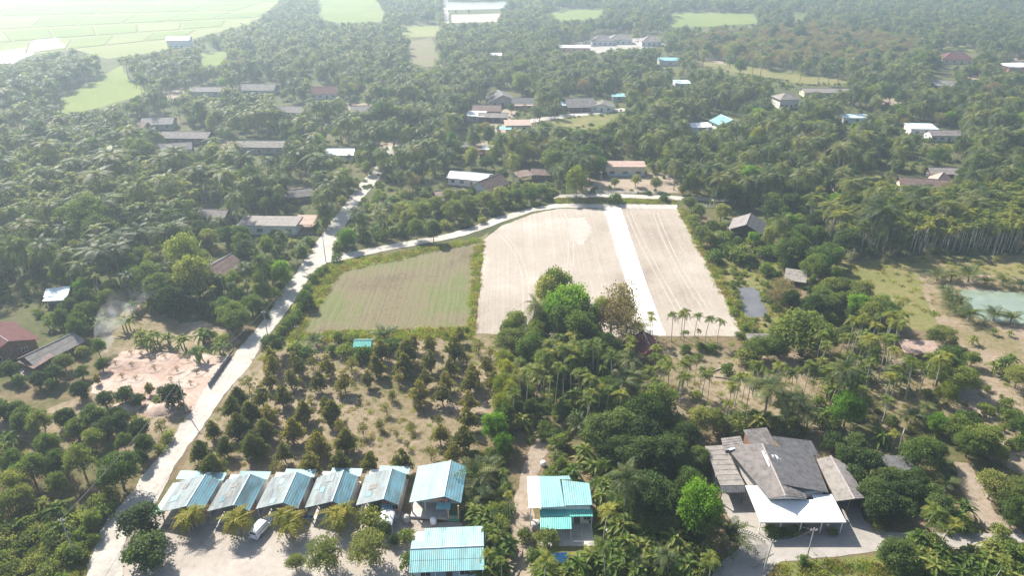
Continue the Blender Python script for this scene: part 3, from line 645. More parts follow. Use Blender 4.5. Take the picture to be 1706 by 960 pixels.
door(root, 5.3, 1.2, .95, 2.05, z=.5); window(root, 2.4, 2.8, 1.4, 1.8, 1.2); window(root, 7.3, 2.8, 1.4, 1.2, 1.2); window(root, 8.3, 6, 1.4, 1.4, 1.2, 'r')
for k in range(9): MB().box(6.5 + k * .2, 6.54 + k * .2, -.8, -.76, .48, 1.2).build('baluster', 'frame_white', root)
FOOT.append((c.x + 4, c.y + 4.5, 6.5)); keep_obj(root, .9, .05)

# --- aqua ribbed house at the lower edge with washing on a line
c = P(748, 913, 4.0); root = empty('aqua_house', (c.x, c.y, 0), math.radians(3), 'aqua ribbed-roof house with washing hung along its front', 'house')
MB().sheet((-4.0, 5.4, 2.7), (5.4, 5.4, 2.7), (5.4, 0, 4.0), (-4.0, 0, 4.0), .3, .05, 3).build('roof_slope', 'roof_aqua_pale', root)
MB().sheet((-5.9, -3.7, 3.0), (5.4, -3.7, 3.0), (5.4, -.02, 3.98), (-5.9, -.02, 3.98), .3, .05, 2).build('roof_slope', 'roof_aqua', root)
MB().sheet((-5.9, 2.4, 3.2), (-4.05, 2.4, 3.2), (-4.05, 0, 3.95), (-5.9, 0, 3.95), .3, .05, 1).build('side_roof', 'roof_aqua_pale', root)
MB().tube([(-5.9, 0, 4.03), (5.4, 0, 4.03)], .12).build('ridge_cap', 'ridge_pale', root)
MB().box(-5.4, 4.9, -2.6, 4.6, .1, 2.85).build('wall', 'wall_blue', root)
MB().box(-5.6, 5.1, -4.4, 4.8, 0, .12).build('floor_slab', 'concrete', root)
for x in (-5.6, -2, 1.6, 5.1): post(root, x, -3.5, .12, 3.0, 'frame_white', .06)
window(root, -3.6, -2.6, 1.0, 1.5, 1.1); window(root, 2.4, -2.6, 1.0, 1.5, 1.1); door(root, 0, -2.6, .95, 2.05, z=.12)
FOOT.append((c.x, c.y, 7.0)); keep_obj(root, .95, 0)
bpy.context.view_layer.update(); rt = root.matrix_world.copy()
line = empty('clothes_line', rt @ Vector((-1.2, -4.1, .12)), math.radians(3), 'clothes line hung with washing in front of the aqua house', 'clothes line')
MB().tube([(-4.2, 0, 1.9), (0, 0, 1.85), (4.2, 0, 1.9)], .015).build('wire', 'wire', line)
for x in (-4.2, 4.2): MB().tube([(x, 0, 0), (x, 0, 1.95)], .04).build('post', 'frame_white', line)
rr = random.Random(3)
for k in range(11):
    x = -3.9 + k * .62 + rr.uniform(-.1, .1); wd = rr.uniform(.35, .55); h = rr.uniform(.6, 1.1)
    MB().add([(x, .02, 1.86), (x + wd, .02, 1.86), (x + wd, .06, 1.86 - h * .5), (x, -.04, 1.86 - h * .5), (x + wd, .0, 1.86 - h), (x, .03, 1.86 - h)], [(0, 1, 2, 3), (3, 2, 4, 5)]).build('garment', rr.choice(['cloth_white', 'cloth_white', 'cloth_pink', 'cloth_black', 'cloth_white']), line)

# --- teal two-level house beside the footpath
TE = empty('teal_house', P(930, 868), 0, 'teal metal-roofed house with a white roof strip beside the footpath', 'house'); o0 = TE.location.copy()
def L(px, py, h): return tuple(P(px, py, h) - o0)
def quad_roof(parent, name, mat, pts, pitch=.3, amp=.035, rows=1, lap=.03): return MB().sheet(*[L2(p) for p in pts], pitch, amp, rows, lap).build(name, mat, parent)
L2 = lambda p: tuple(P(*p) - o0)
quad_roof(TE, 'roof_sheet', 'roof_white', [(881, 847, 4.1), (901, 846.5, 4.1), (898, 794, 4.6), (878, 794.5, 4.6)], .35)
quad_roof(TE, 'roof_sheet', 'roof_aqua', [(901.3, 846.5, 4.1), (941, 844.5, 4.1), (932, 794, 4.6), (898.3, 794, 4.6)], .35)
quad_roof(TE, 'roof_sheet', 'roof_aqua', [(941.3, 843, 4.12), (987, 842, 4.12), (982, 806, 4.5), (936, 800, 4.6)], .35)
quad_roof(TE, 'roof_sheet', 'roof_aqua', [(932.3, 799, 4.6), (952, 800, 4.6), (948, 793, 4.65), (932, 793.8, 4.65)], .35)
quad_roof(TE, 'lower_roof', 'roof_teal', [(900, 862, 2.95), (988, 861, 2.95), (987, 846.5, 3.3), (899, 849.5, 3.3)], .3)
quad_roof(TE, 'lower_roof', 'roof_teal', [(900, 883, 2.55), (953, 882, 2.55), (952, 862.5, 2.93), (900, 863, 2.93)], .3)
a, b = Vector(L(900, 852, 3.2)), Vector(L(986, 850, 3.2)); bk = Vector(L(948, 797, 4.5))
MB().box(a.x + .2, b.x - .3, a.y + .3, bk.y - .6, 0, 3.9).build('wall', 'wall_white', TE)
MB().box(a.x - .2, b.x + .1, a.y - 4.6, a.y + .28, 0, .15).build('patio_slab', 'concrete', TE)
f = a.y + .3
door(TE, a.x + 6.2, f, 1.0, 2.05, z=.15); window(TE, a.x + 7.8, f, 1.0, 1.2, 1.1); window(TE, a.x + 3, f, 1.0, 1.6, 1.1)
for q, z in (((900, 883), 2.5), ((953, 882), 2.5), ((988, 861), 2.9), ((926, 883), 2.5)):
    p = Vector(L(q[0], q[1], z + .05)); post(TE, p.x + (.15 if q[0] < 920 else -.15), p.y + .15, .15, z, 'frame_white', .06)
p = Vector(L(881, 847, 4.1)); post(TE, p.x + .3, p.y + .2, 0, 4.05, 'frame_white', .08)
keep_obj(TE, .97, 0)
for x in (-3, 2.5): FOOT.append((o0.x + x, o0.y + 3, 4.5))

# --- the large grey house with many roofs and a white awning
o0 = P(1305, 850); GH = empty('grey_house', o0, 0, 'sprawling house of grey corrugated roofs with a broad white awning', 'house')
R = quad_roof
R(GH, 'lean_to_roof', 'roof_grey_light', [(1200, 810, 3.0), (1241.5, 809, 3.0), (1207, 742, 3.5), (1174, 744, 3.5)], .28, .04, 8, .05)
R(GH, 'lean_to_roof', 'roof_grey_dark', [(1201, 822, 2.5), (1242, 821, 2.5), (1241, 809.5, 2.98), (1200.3, 810.5, 2.98)], .28, .04, 1)
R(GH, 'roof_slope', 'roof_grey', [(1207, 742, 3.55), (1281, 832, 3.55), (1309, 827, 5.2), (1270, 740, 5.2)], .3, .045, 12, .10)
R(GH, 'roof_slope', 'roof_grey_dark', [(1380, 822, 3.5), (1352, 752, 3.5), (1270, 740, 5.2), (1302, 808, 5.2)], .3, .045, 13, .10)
R(GH, 'roof_slope', 'roof_grey', [(1344, 832, 3.55), (1340, 818, 3.9), (1303, 808.5, 5.15), (1309, 827, 5.18)], .3, .045, 5, .06)
R(GH, 'rear_roof', 'roof_grey_dark', [(1366, 762, 3.2), (1351, 735, 3.4), (1284, 727, 4.5), (1300, 744, 4.6)], .3, .045, 9, .06)
R(GH, 'rear_roof', 'roof_grey', [(1292, 741, 3.9), (1277, 713, 3.9), (1238, 717, 4.7), (1252, 742, 4.6)], .3, .045, 7, .06)
R(GH, 'rear_roof', 'roof_grey', [(1207, 752, 3.75), (1241, 746, 4.1), (1234, 727, 4.4), (1201, 731, 3.9)], .3, .045, 5, .06)
R(GH, 'annex_roof', 'roof_grey_light', [(1360, 766, 3.1), (1393, 836, 3.1), (1424, 832, 4.2), (1384, 760, 4.2)], .28, .04, 8, .05)
R(GH, 'annex_roof', 'roof_grey', [(1440, 831, 3.1), (1415, 779, 3.1), (1384, 760, 4.2), (1424, 832, 4.2)], .28, .04, 8, .05)
for pts in (((1270, 740, 5.25), (1309, 827, 5.25)), ((1384, 760, 4.25), (1424, 832, 4.25))): MB().tube([L2(p) for p in pts], .16).build('ridge_cap', 'ridge_grey', GH)
# spilt white paint stood in for by thin slabs; skylight
mb = MB().slab([L2(p) for p in ((1274, 757, 5.22), (1292, 758, 5.02), (1301, 765, 4.87), (1296, 770, 4.92), (1284, 772, 5.15), (1279, 765, 5.25))], .05); mb.build('paint_spill', 'roof_white', GH)
MB().slab([L2(p) for p in ((1269, 752, 5.2), (1272, 751, 5.27), (1283, 777, 5.27), (1281, 778, 5.2))], .05).build('paint_spill', 'roof_white', GH)
MB().slab([L2(p) for p in ((1213, 748, 3.98), (1222, 745, 4.1), (1225, 748, 4.1), (1216, 751, 3.98))], .04).build('skylight', 'roof_lightblue', GH)
# awning: one white sheet in an L round the gable, with standing seams
AWH = lambda py: 2.9 + .4 * (870 - py) / 61
AW = [(1266, 870), (1409, 869), (1386, 824), (1352, 824.5), (1356, 833), (1281, 833), (1267, 809.5), (1241.5, 809.5)]
MB().slab([L2((a, b, AWH(b))) for a, b in AW], .07).build('awning', 'roof_white', GH)
for f in range(1, 14):
    fx = 1266 + 143 * f / 14; k_ = f / 14
    top = 1241.5 + (1386 - 1241.5) * k_; ty = 812 if top < 1267 else 834 if top < 1353 else 826
    tt = (870 - ty) / (870 - 816.0); bx = fx + (top - fx) * min(1, tt)
    MB().tube([Vector(L2((fx, 869, AWH(869)))) + Vector((0, 0, .02)), Vector(L2((bx, ty, AWH(ty)))) + Vector((0, 0, .02))], .03, 4).build('seam', 'roof_white', GH)
q0, q1 = Vector(L2((1266, 870, 2.9))), Vector(L2((1409, 869, 2.9)))
MB().box(q0.x, q1.x, q0.y - .12, q0.y - .03, 2.72, 2.95).build('gutter', 'frame_white', GH)
for k in range(5): post(GH, q0.x + .3 + (q1.x - q0.x - .6) * k / 4, q0.y + .35, 0, 2.85, 'frame_white', .07)
A = Vector(L2((1225, 800, 3.4))); Bk = Vector(L2((1352, 752, 3.5))); Fr = Vector(L2((1281, 832, 3.5)))
MB().slab([(v[0], v[1], 3.3) for v in (L2((1286, 826, 3.3)), L2((1372, 818, 3.3)), L2((1346, 757, 3.3)), L2((1219, 750, 3.3)))], 3.3).build('wall', 'wall_white', GH)
for k in range(3):
    w0 = Vector(L2((1286, 826, 3.3))).lerp(Vector(L2((1372, 818, 3.3))), .18 + .3 * k); window(GH, w0.x, w0.y - .12, 1.0, 1.6, 1.2)
an = Vector(L2((1393, 836, 3.1))); am = Vector(L2((1440, 831, 3.1))); ab = Vector(L2((1384, 760, 3.1)))
MB().box(an.x + .5, am.x - .4, an.y + 3.5, ab.y - .6, 0, 3.0).build('annex_wall', 'wall_wood', GH)
for x in (an.x + .3, (an.x + am.x) / 2, am.x - .3): post(GH, x, an.y + .5, 0, 3.05 if abs(x - (an.x + am.x) / 2) > 1 else 4.0, 'wood_post', .09)
ll = Vector(L2((1200, 822, 2.5))); lr = Vector(L2((1242, 821, 2.5)))
for x in (ll.x + .3, lr.x - .3): post(GH, x, ll.y + .3, 0, 2.5, 'wood_post', .09)
MB().box(ll.x + .4, lr.x - .3, ll.y + 4.5, ll.y + 9.0, 0, 2.9).build('store_wall', 'wall_grey', GH)
# gable front panel under the main ridge, rear room
MB().add([L2((1281, 832, 3.5)), L2((1344, 832, 3.5)), L2((1309, 828, 5.12))], [(0, 1, 2)]).build('gable_panel', 'wall_white', GH)
rb = Vector(L2((1265, 728, 4.2))); MB().box(rb.x - 2.0, rb.x + 1.8, rb.y - 2.0, rb.y + 2.0, 0, 3.6).build('rear_room', 'wall_wood', GH)
for e in ((0, 6), (8, 8), (-7, 6), (10, 2), (-4, 12), (4, 14), (0, 0)): FOOT.append((o0.x + e[0], o0.y + e[1], 5.5))
KEEP.append([(1180, 745), (1205, 733), (1245, 722), (1280, 718), (1350, 738), (1385, 762), (1415, 782), (1436, 832), (1408, 868), (1266, 872), (1242, 825), (1202, 822)])
# --- houses further off
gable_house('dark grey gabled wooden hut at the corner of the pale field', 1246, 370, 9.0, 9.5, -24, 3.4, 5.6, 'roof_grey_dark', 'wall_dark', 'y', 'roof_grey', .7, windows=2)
B = shed('long cream bungalow with a flat pinkish roof and white windows', 1041, 273, 15.5, 6.0, -1, 4.3, 3.9, 'roof_pink', 'wall_cream', 'bungalow', 'house', low=0, windows=3)
MB().box(-7.72, 7.72, -3.04, -2.98, 0, .85).build('painted_dado', 'wall_blue', B)
for k in range(3): MB().box(-7.4 + k * 1.3, -6.4 + k * 1.3, -3.9, -3.1, 0, .35).build('step', 'concrete', B)
gable_house('long white sheet-roofed barn beside the brown gabled house', 783, 290, 15, 8, -16, 3.0, 4.2, 'roof_white', 'wall_white', 'x', None, .5, windows=3, name='barn', cat='barn')
gable_house('brown-roofed house with a white gable wall beside the white barn', 815, 301, 8, 11, -38, 3.2, 5.8, 'roof_brown', 'wall_white', 'y', 'roof_pink', .8, windows=2)
gable_house('pinkish hip-worn cottage roof among pale bushes by the branch road', 748, 320, 10, 8, 22, 2.8, 4.8, 'roof_pink', 'wall_wood', 'x', None, .6, windows=2)
gable_house('small rusty brown cottage under the bamboo', 903, 284, 7.5, 5.5, -8, 2.6, 3.8, 'roof_brown', 'wall_wood', 'x', windows=2, name='cottage', cat='cottage')
shed('rusty lean-to shed beside the small brown cottage', 872, 289, 6, 5, 28, 3.0, 2.4, 'roof_brown', None)
shed('open tin shed with a pale roof behind the bamboo clumps', 818, 246, 7, 5, 0, 3.2, 2.6, 'roof_white', None)
shed('little rust-red tin hut beside the open tin shed', 808, 253, 4.5, 4, 0, 2.8, 2.3, 'roof_red', 'wall_wood', 'hut', 'hut')
gable_house('low grey farm shed hidden behind the road-side bushes', 770, 238, 9, 6, 4, 2.6, 3.9, 'roof_grey_light', 'wall_grey', windows=1, name='farm_shed', cat='shed')
# hamlet on the village road
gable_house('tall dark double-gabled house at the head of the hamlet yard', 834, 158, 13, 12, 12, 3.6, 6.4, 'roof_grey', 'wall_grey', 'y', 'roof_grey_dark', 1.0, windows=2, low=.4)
gable_house('brown-grey roofed house on the hamlet yard', 812, 178, 14, 8, -6, 3.0, 4.9, 'roof_brown', 'wall_wood', low=.2)
shed('white curved-looking market shed beside the hamlet yard', 793, 189, 9, 8, -8, 3.6, 3.0, 'roof_white', 'wall_grey', windows=1)
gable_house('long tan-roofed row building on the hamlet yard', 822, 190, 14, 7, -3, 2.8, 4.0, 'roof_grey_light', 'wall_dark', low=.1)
gable_house('grey-roofed house with a pink front canopy', 871, 166, 11, 9, 0, 3.0, 5.2, 'roof_grey_dark', 'wall_salmon', porch=(2.5, 2.8, 'roof_pink'))
shed('beige flat-roofed shop at the hamlet crossing', 862, 204, 12, 9, 4, 3.6, 3.2, 'roof_pink', 'wall_cream', 'shop', 'shop', windows=2)
shed('small aqua tin roof in front of the beige shop', 842, 213, 5, 4, 0, 2.6, 2.3, 'roof_aqua', None)
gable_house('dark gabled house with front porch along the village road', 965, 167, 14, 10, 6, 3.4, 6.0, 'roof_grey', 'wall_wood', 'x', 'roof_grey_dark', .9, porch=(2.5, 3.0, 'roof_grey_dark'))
shed('light blue carport leaning on the dark porch house', 945, 172, 6, 7, 6, 3.4, 2.8, 'roof_lightblue', None)
gable_house('low grey house with pale gable along the village road', 1004, 172, 11, 8, -12, 2.9, 4.4, 'roof_grey', 'wall_white', 'y', 'roof_grey_light')
shed('turquoise tin roof at the end of the village road', 1030, 158, 7, 6, 0, 3.4, 2.9, 'roof_aqua', 'wall_grey', windows=1)
# left part of the village
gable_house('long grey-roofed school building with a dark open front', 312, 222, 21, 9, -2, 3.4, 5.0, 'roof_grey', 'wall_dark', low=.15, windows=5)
gable_house('wide grey roof of the village hall by the pale lane', 436, 237, 20, 9, -1, 3.2, 4.6, 'roof_grey_light', 'wall_grey', low=.1, windows=4)
gable_house('grey gabled house left of the long school building', 264, 199, 14, 9, 8, 3.0, 5.0, 'roof_grey', 'wall_grey', windows=2)
gable_house('two-part grey roof in front of the school building', 292, 241, 13, 8, 14, 2.8, 4.6, 'roof_grey_dark', 'wall_wood', windows=2)
gable_house('low brown-grey house beside the coconut grove pond', 228, 206, 10, 7, -8, 2.6, 4.0, 'roof_brown', 'wall_wood', windows=2)
gable_house('long weathered grey barn north of the village', 345, 147, 18, 8, 0, 2.8, 4.4, 'roof_grey', 'wall_grey', windows=2, name='barn', cat='barn', low=.1)
gable_house('pale weathered barn with a raised middle north of the village', 431, 143, 20, 10, -2, 3.0, 5.4, 'roof_grey_light', 'wall_grey', windows=2, name='barn', cat='barn', low=.1)
gable_house('dull red hip-shaped roof behind the village trees', 540, 148, 15, 10, 4, 3.2, 6.0, 'roof_red', 'wall_white', windows=3, low=.2)
gable_house('grey house with light eaves east of the village hall', 486, 180, 13, 8, -10, 2.9, 4.8, 'roof_grey', 'wall_white', windows=2)
gable_house('small grey hut in the clearing east of the red roof', 600, 179, 9, 8, 12, 2.8, 4.6, 'roof_grey', 'wall_grey', windows=1, name='hut', cat='hut')
gable_house('pale blue-grey cottage by the lane to the village', 568, 250, 11, 7, 0, 2.8, 4.4, 'roof_lightblue', 'wall_white', windows=2)
gable_house('grey-brown cottage beside the bend of the white road', 500, 318, 8, 6, 18, 2.6, 4.2, 'roof_grey_light', 'wall_wood', windows=2)
gable_house('grey tin farm roof above the roadside flat building', 357, 352, 9, 6, -6, 2.6, 3.9, 'roof_grey', 'wall_wood', windows=1)
FB = shed('wide flat grey concrete building beside the white road', 450, 368, 18.5, 7.5, -1.5, 3.4, 3.2, 'roof_grey_light', 'wall_white', 'flat_building', 'building', windows=4)
shed('pinkish lean-to at the end of the flat concrete building', 508, 366, 6, 7, -1.5, 3.2, 2.9, 'roof_pink', None)
gable_house('brown gabled wooden house under the tall trees left of the road', 366, 440, 8, 9, -20, 2.8, 4.9, 'roof_brown', 'wall_dark', 'y', 'roof_grey_dark', windows=2)
shed('pale tin roof deep in the dark grove', 95, 486, 5.0, 3.2, 18, 3.0, 2.4, 'roof_lightblue', 'wall_grey', windows=1)
shed('lowest pale tin lean-to in the dark grove', 92, 496, 4.5, 2.2, 6, 2.4, 2.1, 'roof_lightblue', None)
RH = gable_house('big dark maroon-roofed house at the dusty yard', -8, 560, 13, 11, -35, 3.2, 5.4, 'roof_red', 'wall_wood', 'x', None, .9, windows=3, low=0)
GHs = gable_house('grey ridge-roofed shed across the yard from the red roof', 84, 578, 5.5, 11, -28, 2.6, 4.0, 'roof_grey_light', 'wall_wood', 'y', 'roof_grey', .5, windows=1, name='farm_shed', cat='shed', low=0)
shed('small brown-roofed stall in front of the grey ridge-roofed shed', 60, 598, 5.2, 4.2, -28, 3.0, 2.4, 'roof_brown', None, 'stall', 'stall', low=0)
# right part
gable_house('brown tiled house with a cream front wall near the areca palms', 1537, 302, 15, 8, -14, 3.6, 5.8, 'roof_brown', 'wall_cream', 'x', None, .8, windows=3)
gable_house('brown cross wing of the cream-walled tiled house', 1566, 297, 7, 10, -38, 3.4, 5.4, 'roof_brown', 'wall_dark', 'y', 'roof_pink', .7, windows=1, name='house_wing')
gable_house('long grey-brown roof behind the cream-walled tiled house', 1574, 282, 12, 6, -4, 3.0, 4.4, 'roof_grey_light', 'wall_dark', windows=2, name='barn', cat='barn')
shed('pale blue metal roof above the white walled garden', 1535, 210, 12, 8, -4, 3.8, 3.2, 'roof_lightblue', 'wall_white', windows=2)
gable_house('grey roofed house with white garden wall and brick gate', 1572, 219, 13, 7, -3, 3.2, 4.6, 'roof_grey', 'wall_white', windows=3, low=0)
gable_house('light blue gabled house in the palm wood', 1210, 199, 11, 10, 16, 3.2, 5.6, 'roof_lightblue', 'wall_white', 'y', 'roof_aqua', windows=2)
shed('white lean-to left of the light blue gabled house', 1166, 208, 10, 6, 8, 3.4, 2.8, 'roof_white', 'wall_white', windows=1)
hip_house('white house with a pale hip roof among tall palms', 1310, 158, 11, 9, 10, 5.2, 7.4, 'roof_grey_light', 'wall_white', low=0)
gable_house('long low grey house behind the green strip field', 1375, 149, 26, 8, -1, 2.8, 4.2, 'roof_grey_light', 'wall_cream', windows=4)
shed('pale blue roof among the palms below the long low house', 1425, 193, 13, 6, 0, 3.2, 2.8, 'roof_lightblue', 'wall_white', windows=1)
hip_house('cream house with a dark red hip roof at the wood edge', 1594, 91, 20, 12, -12, 3.6, 7.4, 'roof_red', 'wall_cream', low=0)
shed('bright white roof with an orange wall at the far right', 1692, 108, 18, 10, 10, 4.2, 3.4, 'roof_white', 'wall_salmon', windows=2)
gable_house('shaded grey roof below the cream hip-roofed house', 1572, 137, 13, 9, -30, 3.0, 5.2, 'roof_grey', 'wall_grey', windows=1)
for k, (px, py, w, lb) in enumerate([(1003, 62, 17, 'white-walled pavilion with grey hip roof, end of the walled compound'), (1033, 60, 19, 'white-walled pavilion with the largest grey hip roof of the compound'), (1084, 63, 16, 'white-walled grey hip-roofed pavilion set apart in the compound')]):
    hip_house(lb, px, py, w, 12, 0, 3.8, 7.2, 'roof_grey', 'wall_white', name='pavilion', cat='pavilion', low=0)
shed('long white shed with an orange end beside the compound', 957, 77, 24, 9, -4, 4.0, 3.4, 'roof_white', 'wall_salmon', windows=3)
shed('turquoise roof at the palms below the compound', 1115, 98, 15, 9, 0, 4.0, 3.4, 'roof_aqua', 'wall_white', windows=1)
shed('pale blue roof by the dry field', 1136, 136, 9, 8, 0, 3.8, 3.2, 'roof_lightblue', 'wall_white', windows=1)
shed('white tin roof in the coconut plantation', 827, 90, 8, 8, 0, 3.6, 3.0, 'roof_white', None)
gable_house('white two-storey house standing at the rice fields', 298, 62, 17, 10, 8, 6.4, 8.6, 'roof_white', 'wall_white', windows=3, low=0)
# small roofs near by
gable_house('small dark teal garden hut at the top of the orchard', 605, 569, 3.6, 3.0, 0, 2.2, 2.9, 'roof_teal', 'green_paint', windows=0, name='garden_hut', cat='hut', low=0, over=.3)
gable_house('narrow rust-red barn roof behind the tall grove', 1078, 571, 4.2, 8.0, 4, 2.8, 4.0, 'roof_red', 'wall_wood', 'y', None, .4, windows=0, name='barn', cat='barn', low=0)
shed('low grey tin shelter beside the rounded green tree', 1326, 459, 5.0, 6.5, -22, 2.2, 1.8, 'roof_grey_light', None, 'shelter', 'shelter')
shed('open grey shelter at the areca palms', 1268, 565, 5.5, 3.5, 0, 2.4, 2.0, 'roof_grey', None, 'shelter', 'shelter', keep=False)
shed('thatched brown shelter under the areca palms', 1532, 578, 7.5, 4.0, -6, 2.8, 2.0, 'roof_pink', None, 'shelter', 'shelter')
shed('black netting nursery shelter behind the dark fruit trees', 1490, 772, 7.0, 3.4, -6, 2.0, 1.9, 'roof_grey_dark', None, 'nursery_shelter', 'shelter')

# ---------------------------------------------------------------- plants: prototypes
def kites(c, t, n, L, W, fold=0.25):
    """one folded leaf (4 corners) for each centre"""
    t = t - (t * n).sum(1, keepdims=True) * n; t /= np.linalg.norm(t, axis=1, keepdims=True) + 1e-9
    b = np.cross(n, t); L = np.asarray(L).reshape(-1, 1); W = np.asarray(W).reshape(-1, 1)
    v = np.stack([c - t * L, c + b * W + n * W * fold, c + t * L, c - b * W + n * W * fold], 1).reshape(-1, 3)
    return v, np.arange(len(v)).reshape(-1, 4)

def unit(a): return a / (np.linalg.norm(a, axis=1, keepdims=True) + 1e-9)

def crown_leaves(g, lobes, count, size, up=0.5, out=0.8, rnd=0.9, droop=0.0, shell=0.55, asp=0.6):
    """lobes: rows of (x,y,z,r,rz); leaves fill the outer shell of each lobe"""
    lobes = np.asarray(lobes); wgt = lobes[:, 3] ** 2; pick = g.choice(len(lobes), count, p=wgt / wgt.sum())
    lb = lobes[pick]; d = unit(g.normal(size=(count, 3)))
    d[:, 2] = np.where(d[:, 2] < -0.45, -d[:, 2], d[:, 2])
    rad = shell + (1 - shell) * g.random(count) ** 0.6; rad *= 1 + 0.18 * g.normal(size=count)
    c = lb[:, :3] + d * rad[:, None] * np.stack([lb[:, 3], lb[:, 3], lb[:, 4]], 1)
    n = unit(d * out + np.array([0, 0, up]) + g.normal(size=(count, 3)) * rnd)
    t = g.normal(size=(count, 3)); t[:, 2] -= droop
    s = size * (0.7 + 0.6 * g.random(count))
    return kites(c, t, n, s, s * asp)

def broad(seed, h, r, base, nl, count, size, cone=0.0, lob=0.42, flat=0.8, up=0.5, rnd=0.9, droop=0.0, trunk_r=0.22, limbs=6, asp=0.6, top=1.0):
    g = np.random.default_rng(seed); lobes = []; H = h - base
    for k in range(nl):
        u = (k + .5) / nl; z = base + H * (0.18 + 0.72 * u)
        prof = math.sqrt(max(0.05, 1 - (2 * (u * .8 + .1) - 0.85) ** 2)) * (1 - cone) + cone * (1.12 - u)
        a = k * 2.399 + g.normal() * .4; q = r * prof * (0.55 + 0.25 * g.random()) * (1 if u < .93 else .2)
        lr = r * lob * (0.75 + 0.5 * g.random()) * (1 - 0.62 * cone * u)
        lobes.append((q * math.cos(a), q * math.sin(a), z - lr * .1, lr, lr * flat))
    for k in range(max(2, nl // 4)):
        lobes.append((g.normal() * r * .25 * (1 - .6 * cone), g.normal() * r * .25 * (1 - .6 * cone), base + H * (.35 - .15 * cone + .4 * (1 - .5 * cone) * g.random()), r * lob * 1.2, r * lob))
    v, f = crown_leaves(g, lobes, count, size, up, .8, rnd, droop, asp=asp)
    tm = MB(); lean = g.normal(size=2) * r * .06
    tm.tube([(0, 0, -.1), (lean[0] * .5, lean[1] * .5, base * .6 + .2), (lean[0], lean[1], base + H * .35), (lean[0], lean[1], base + H * .7)], [trunk_r * 1.25, trunk_r, trunk_r * .7, trunk_r * .25], 7)
    for k in range(min(limbs, nl)):
        lb = lobes[k * nl // limbs]; s = (lean[0], lean[1], base * .75 + H * .1 + H * .3 * k / limbs)
        mid = tuple((s[i] + lb[i]) / 2 + (0, 0, .25)[i] for i in range(3))
        tm.tube([s, mid, lb[:3]], [trunk_r * .5, trunk_r * .33, trunk_r * .12], 5)
    return (tm.v, tm.f), (v, f)

def frond_geo(g, Lf, arch, droopL, npair, leafL, leafW, vshape=0.35, twist=0.0, rach=0.035):
    """one feather frond starting at the origin along +x; returns verts, faces"""
    m = MB(); pts = []
    n = 7
    for k in range(n + 1):
        t = k / n; pts.append((Lf * t * (1 - .18 * arch * t), 0, Lf * (arch * t - (arch + droopL) * t * t)))
    m.tube(pts, [rach * (1 - .8 * k / n) + .006 for k in range(n + 1)], 4)
    P_ = np.array(pts)
    for k in range(npair):
        t = .12 + .87 * (k + .5) / npair; q = t * n; i = min(n - 1, int(q)); p = P_[i] + (P_[i + 1] - P_[i]) * (q - i); dr = P_[i + 1] - P_[i]; dr /= np.linalg.norm(dr)
        ll = leafL * math.sin(math.pi * (0.18 + .78 * t)) * (0.85 + .3 * g.random()) + .1
        for s in (-1, 1):
            side = np.array([0, s, 0]); dn = np.array([0, 0, vshape - .9 * g.random() * .5])
            d = side * .85 + dr * (.45 + .3 * t) + dn * .5; d /= np.linalg.norm(d)
            e = p + d * ll * .6; tip = p + d * ll + np.array([0, 0, -.35 * ll])
            wv = dr * leafW
            m.add([p - wv * .6, p + wv * .6, e + wv, e - wv, tip], [(0, 1, 2, 3), (3, 2, 4)])
    return m

def palm(seed, h, kind):
    g = np.random.default_rng(seed)
    if kind == 'coconut':
        nf, Lf, tr = 24, 4.3, .17
    elif kind == 'areca':
        nf, Lf, tr = 10, 1.75, .085
    elif kind == 'young':
        nf, Lf, tr = 12, 2.6, .16
    else:
        nf, Lf, tr = 10, 2.3, .10
    lean = g.normal(size=2) * (.05 if kind == 'areca' else .08) * h
    tm = MB(); pts = [(lean[0] * t * t, lean[1] * t * t, h * t) for t in (0, .12, .35, .6, .85, 1)]
    tm.tube([(0, 0, -.1)] + pts, [tr * 1.6, tr * 1.5] + [tr * 1.1, tr, tr * .95, tr * .85, tr * .8], 7)
    top = np.array(pts[-1]); fr = []
    protos = []
    for q in range(3):
        if kind == 'coconut': protos.append(frond_geo(g, Lf * (.92 + .1 * q), .55 + .15 * q, .35 + .25 * q, 22, 1.0, .07))
        elif kind == 'areca': protos.append(frond_geo(g, Lf, .85, .35 + .18 * q, 11, .60, .08, .55, rach=.03))
        elif kind == 'young': protos.append(frond_geo(g, Lf * (.9 + .1 * q), .6, .25 + .15 * q, 15, .7, .06, .5))
        else: protos.append(frond_geo(g, Lf, .95, .8 + .15 * q, 11, .75, .095, .55, rach=.04))
    for k in range(nf):
        u = k / nf; az = k * 2.399 + g.normal() * .15
        tilt = {'coconut': 1.05 - 1.75 * u, 'areca': 1.05 - 1.2 * u, 'young': 1.15 - 1.0 * u}.get(kind, .95 - 1.1 * u) + g.normal() * .08
        M = Matrix.Translation(Vector(top)) @ Matrix.Rotation(az, 4, 'Z') @ Matrix.Rotation(-tilt, 4, 'Y') @ Matrix.Rotation(g.normal() * .25, 4, 'X') @ Matrix.Scale(.85 + .25 * g.random(), 4)
        fr.append((M, k % 3))
    return tm, protos, fr, top

def join_fronds(protos, fr):
    vs, fs, b = [], [], 0
    arrs = [np.array(p.v) for p in protos]
    for M, q in fr:
        A = np.array(M); v = arrs[q] @ A[:3, :3].T + A[:3, 3]
        vs.append(v); fs += [tuple(i + b for i in f) for f in protos[q].f]; b += len(v)
    return np.concatenate(vs), fs

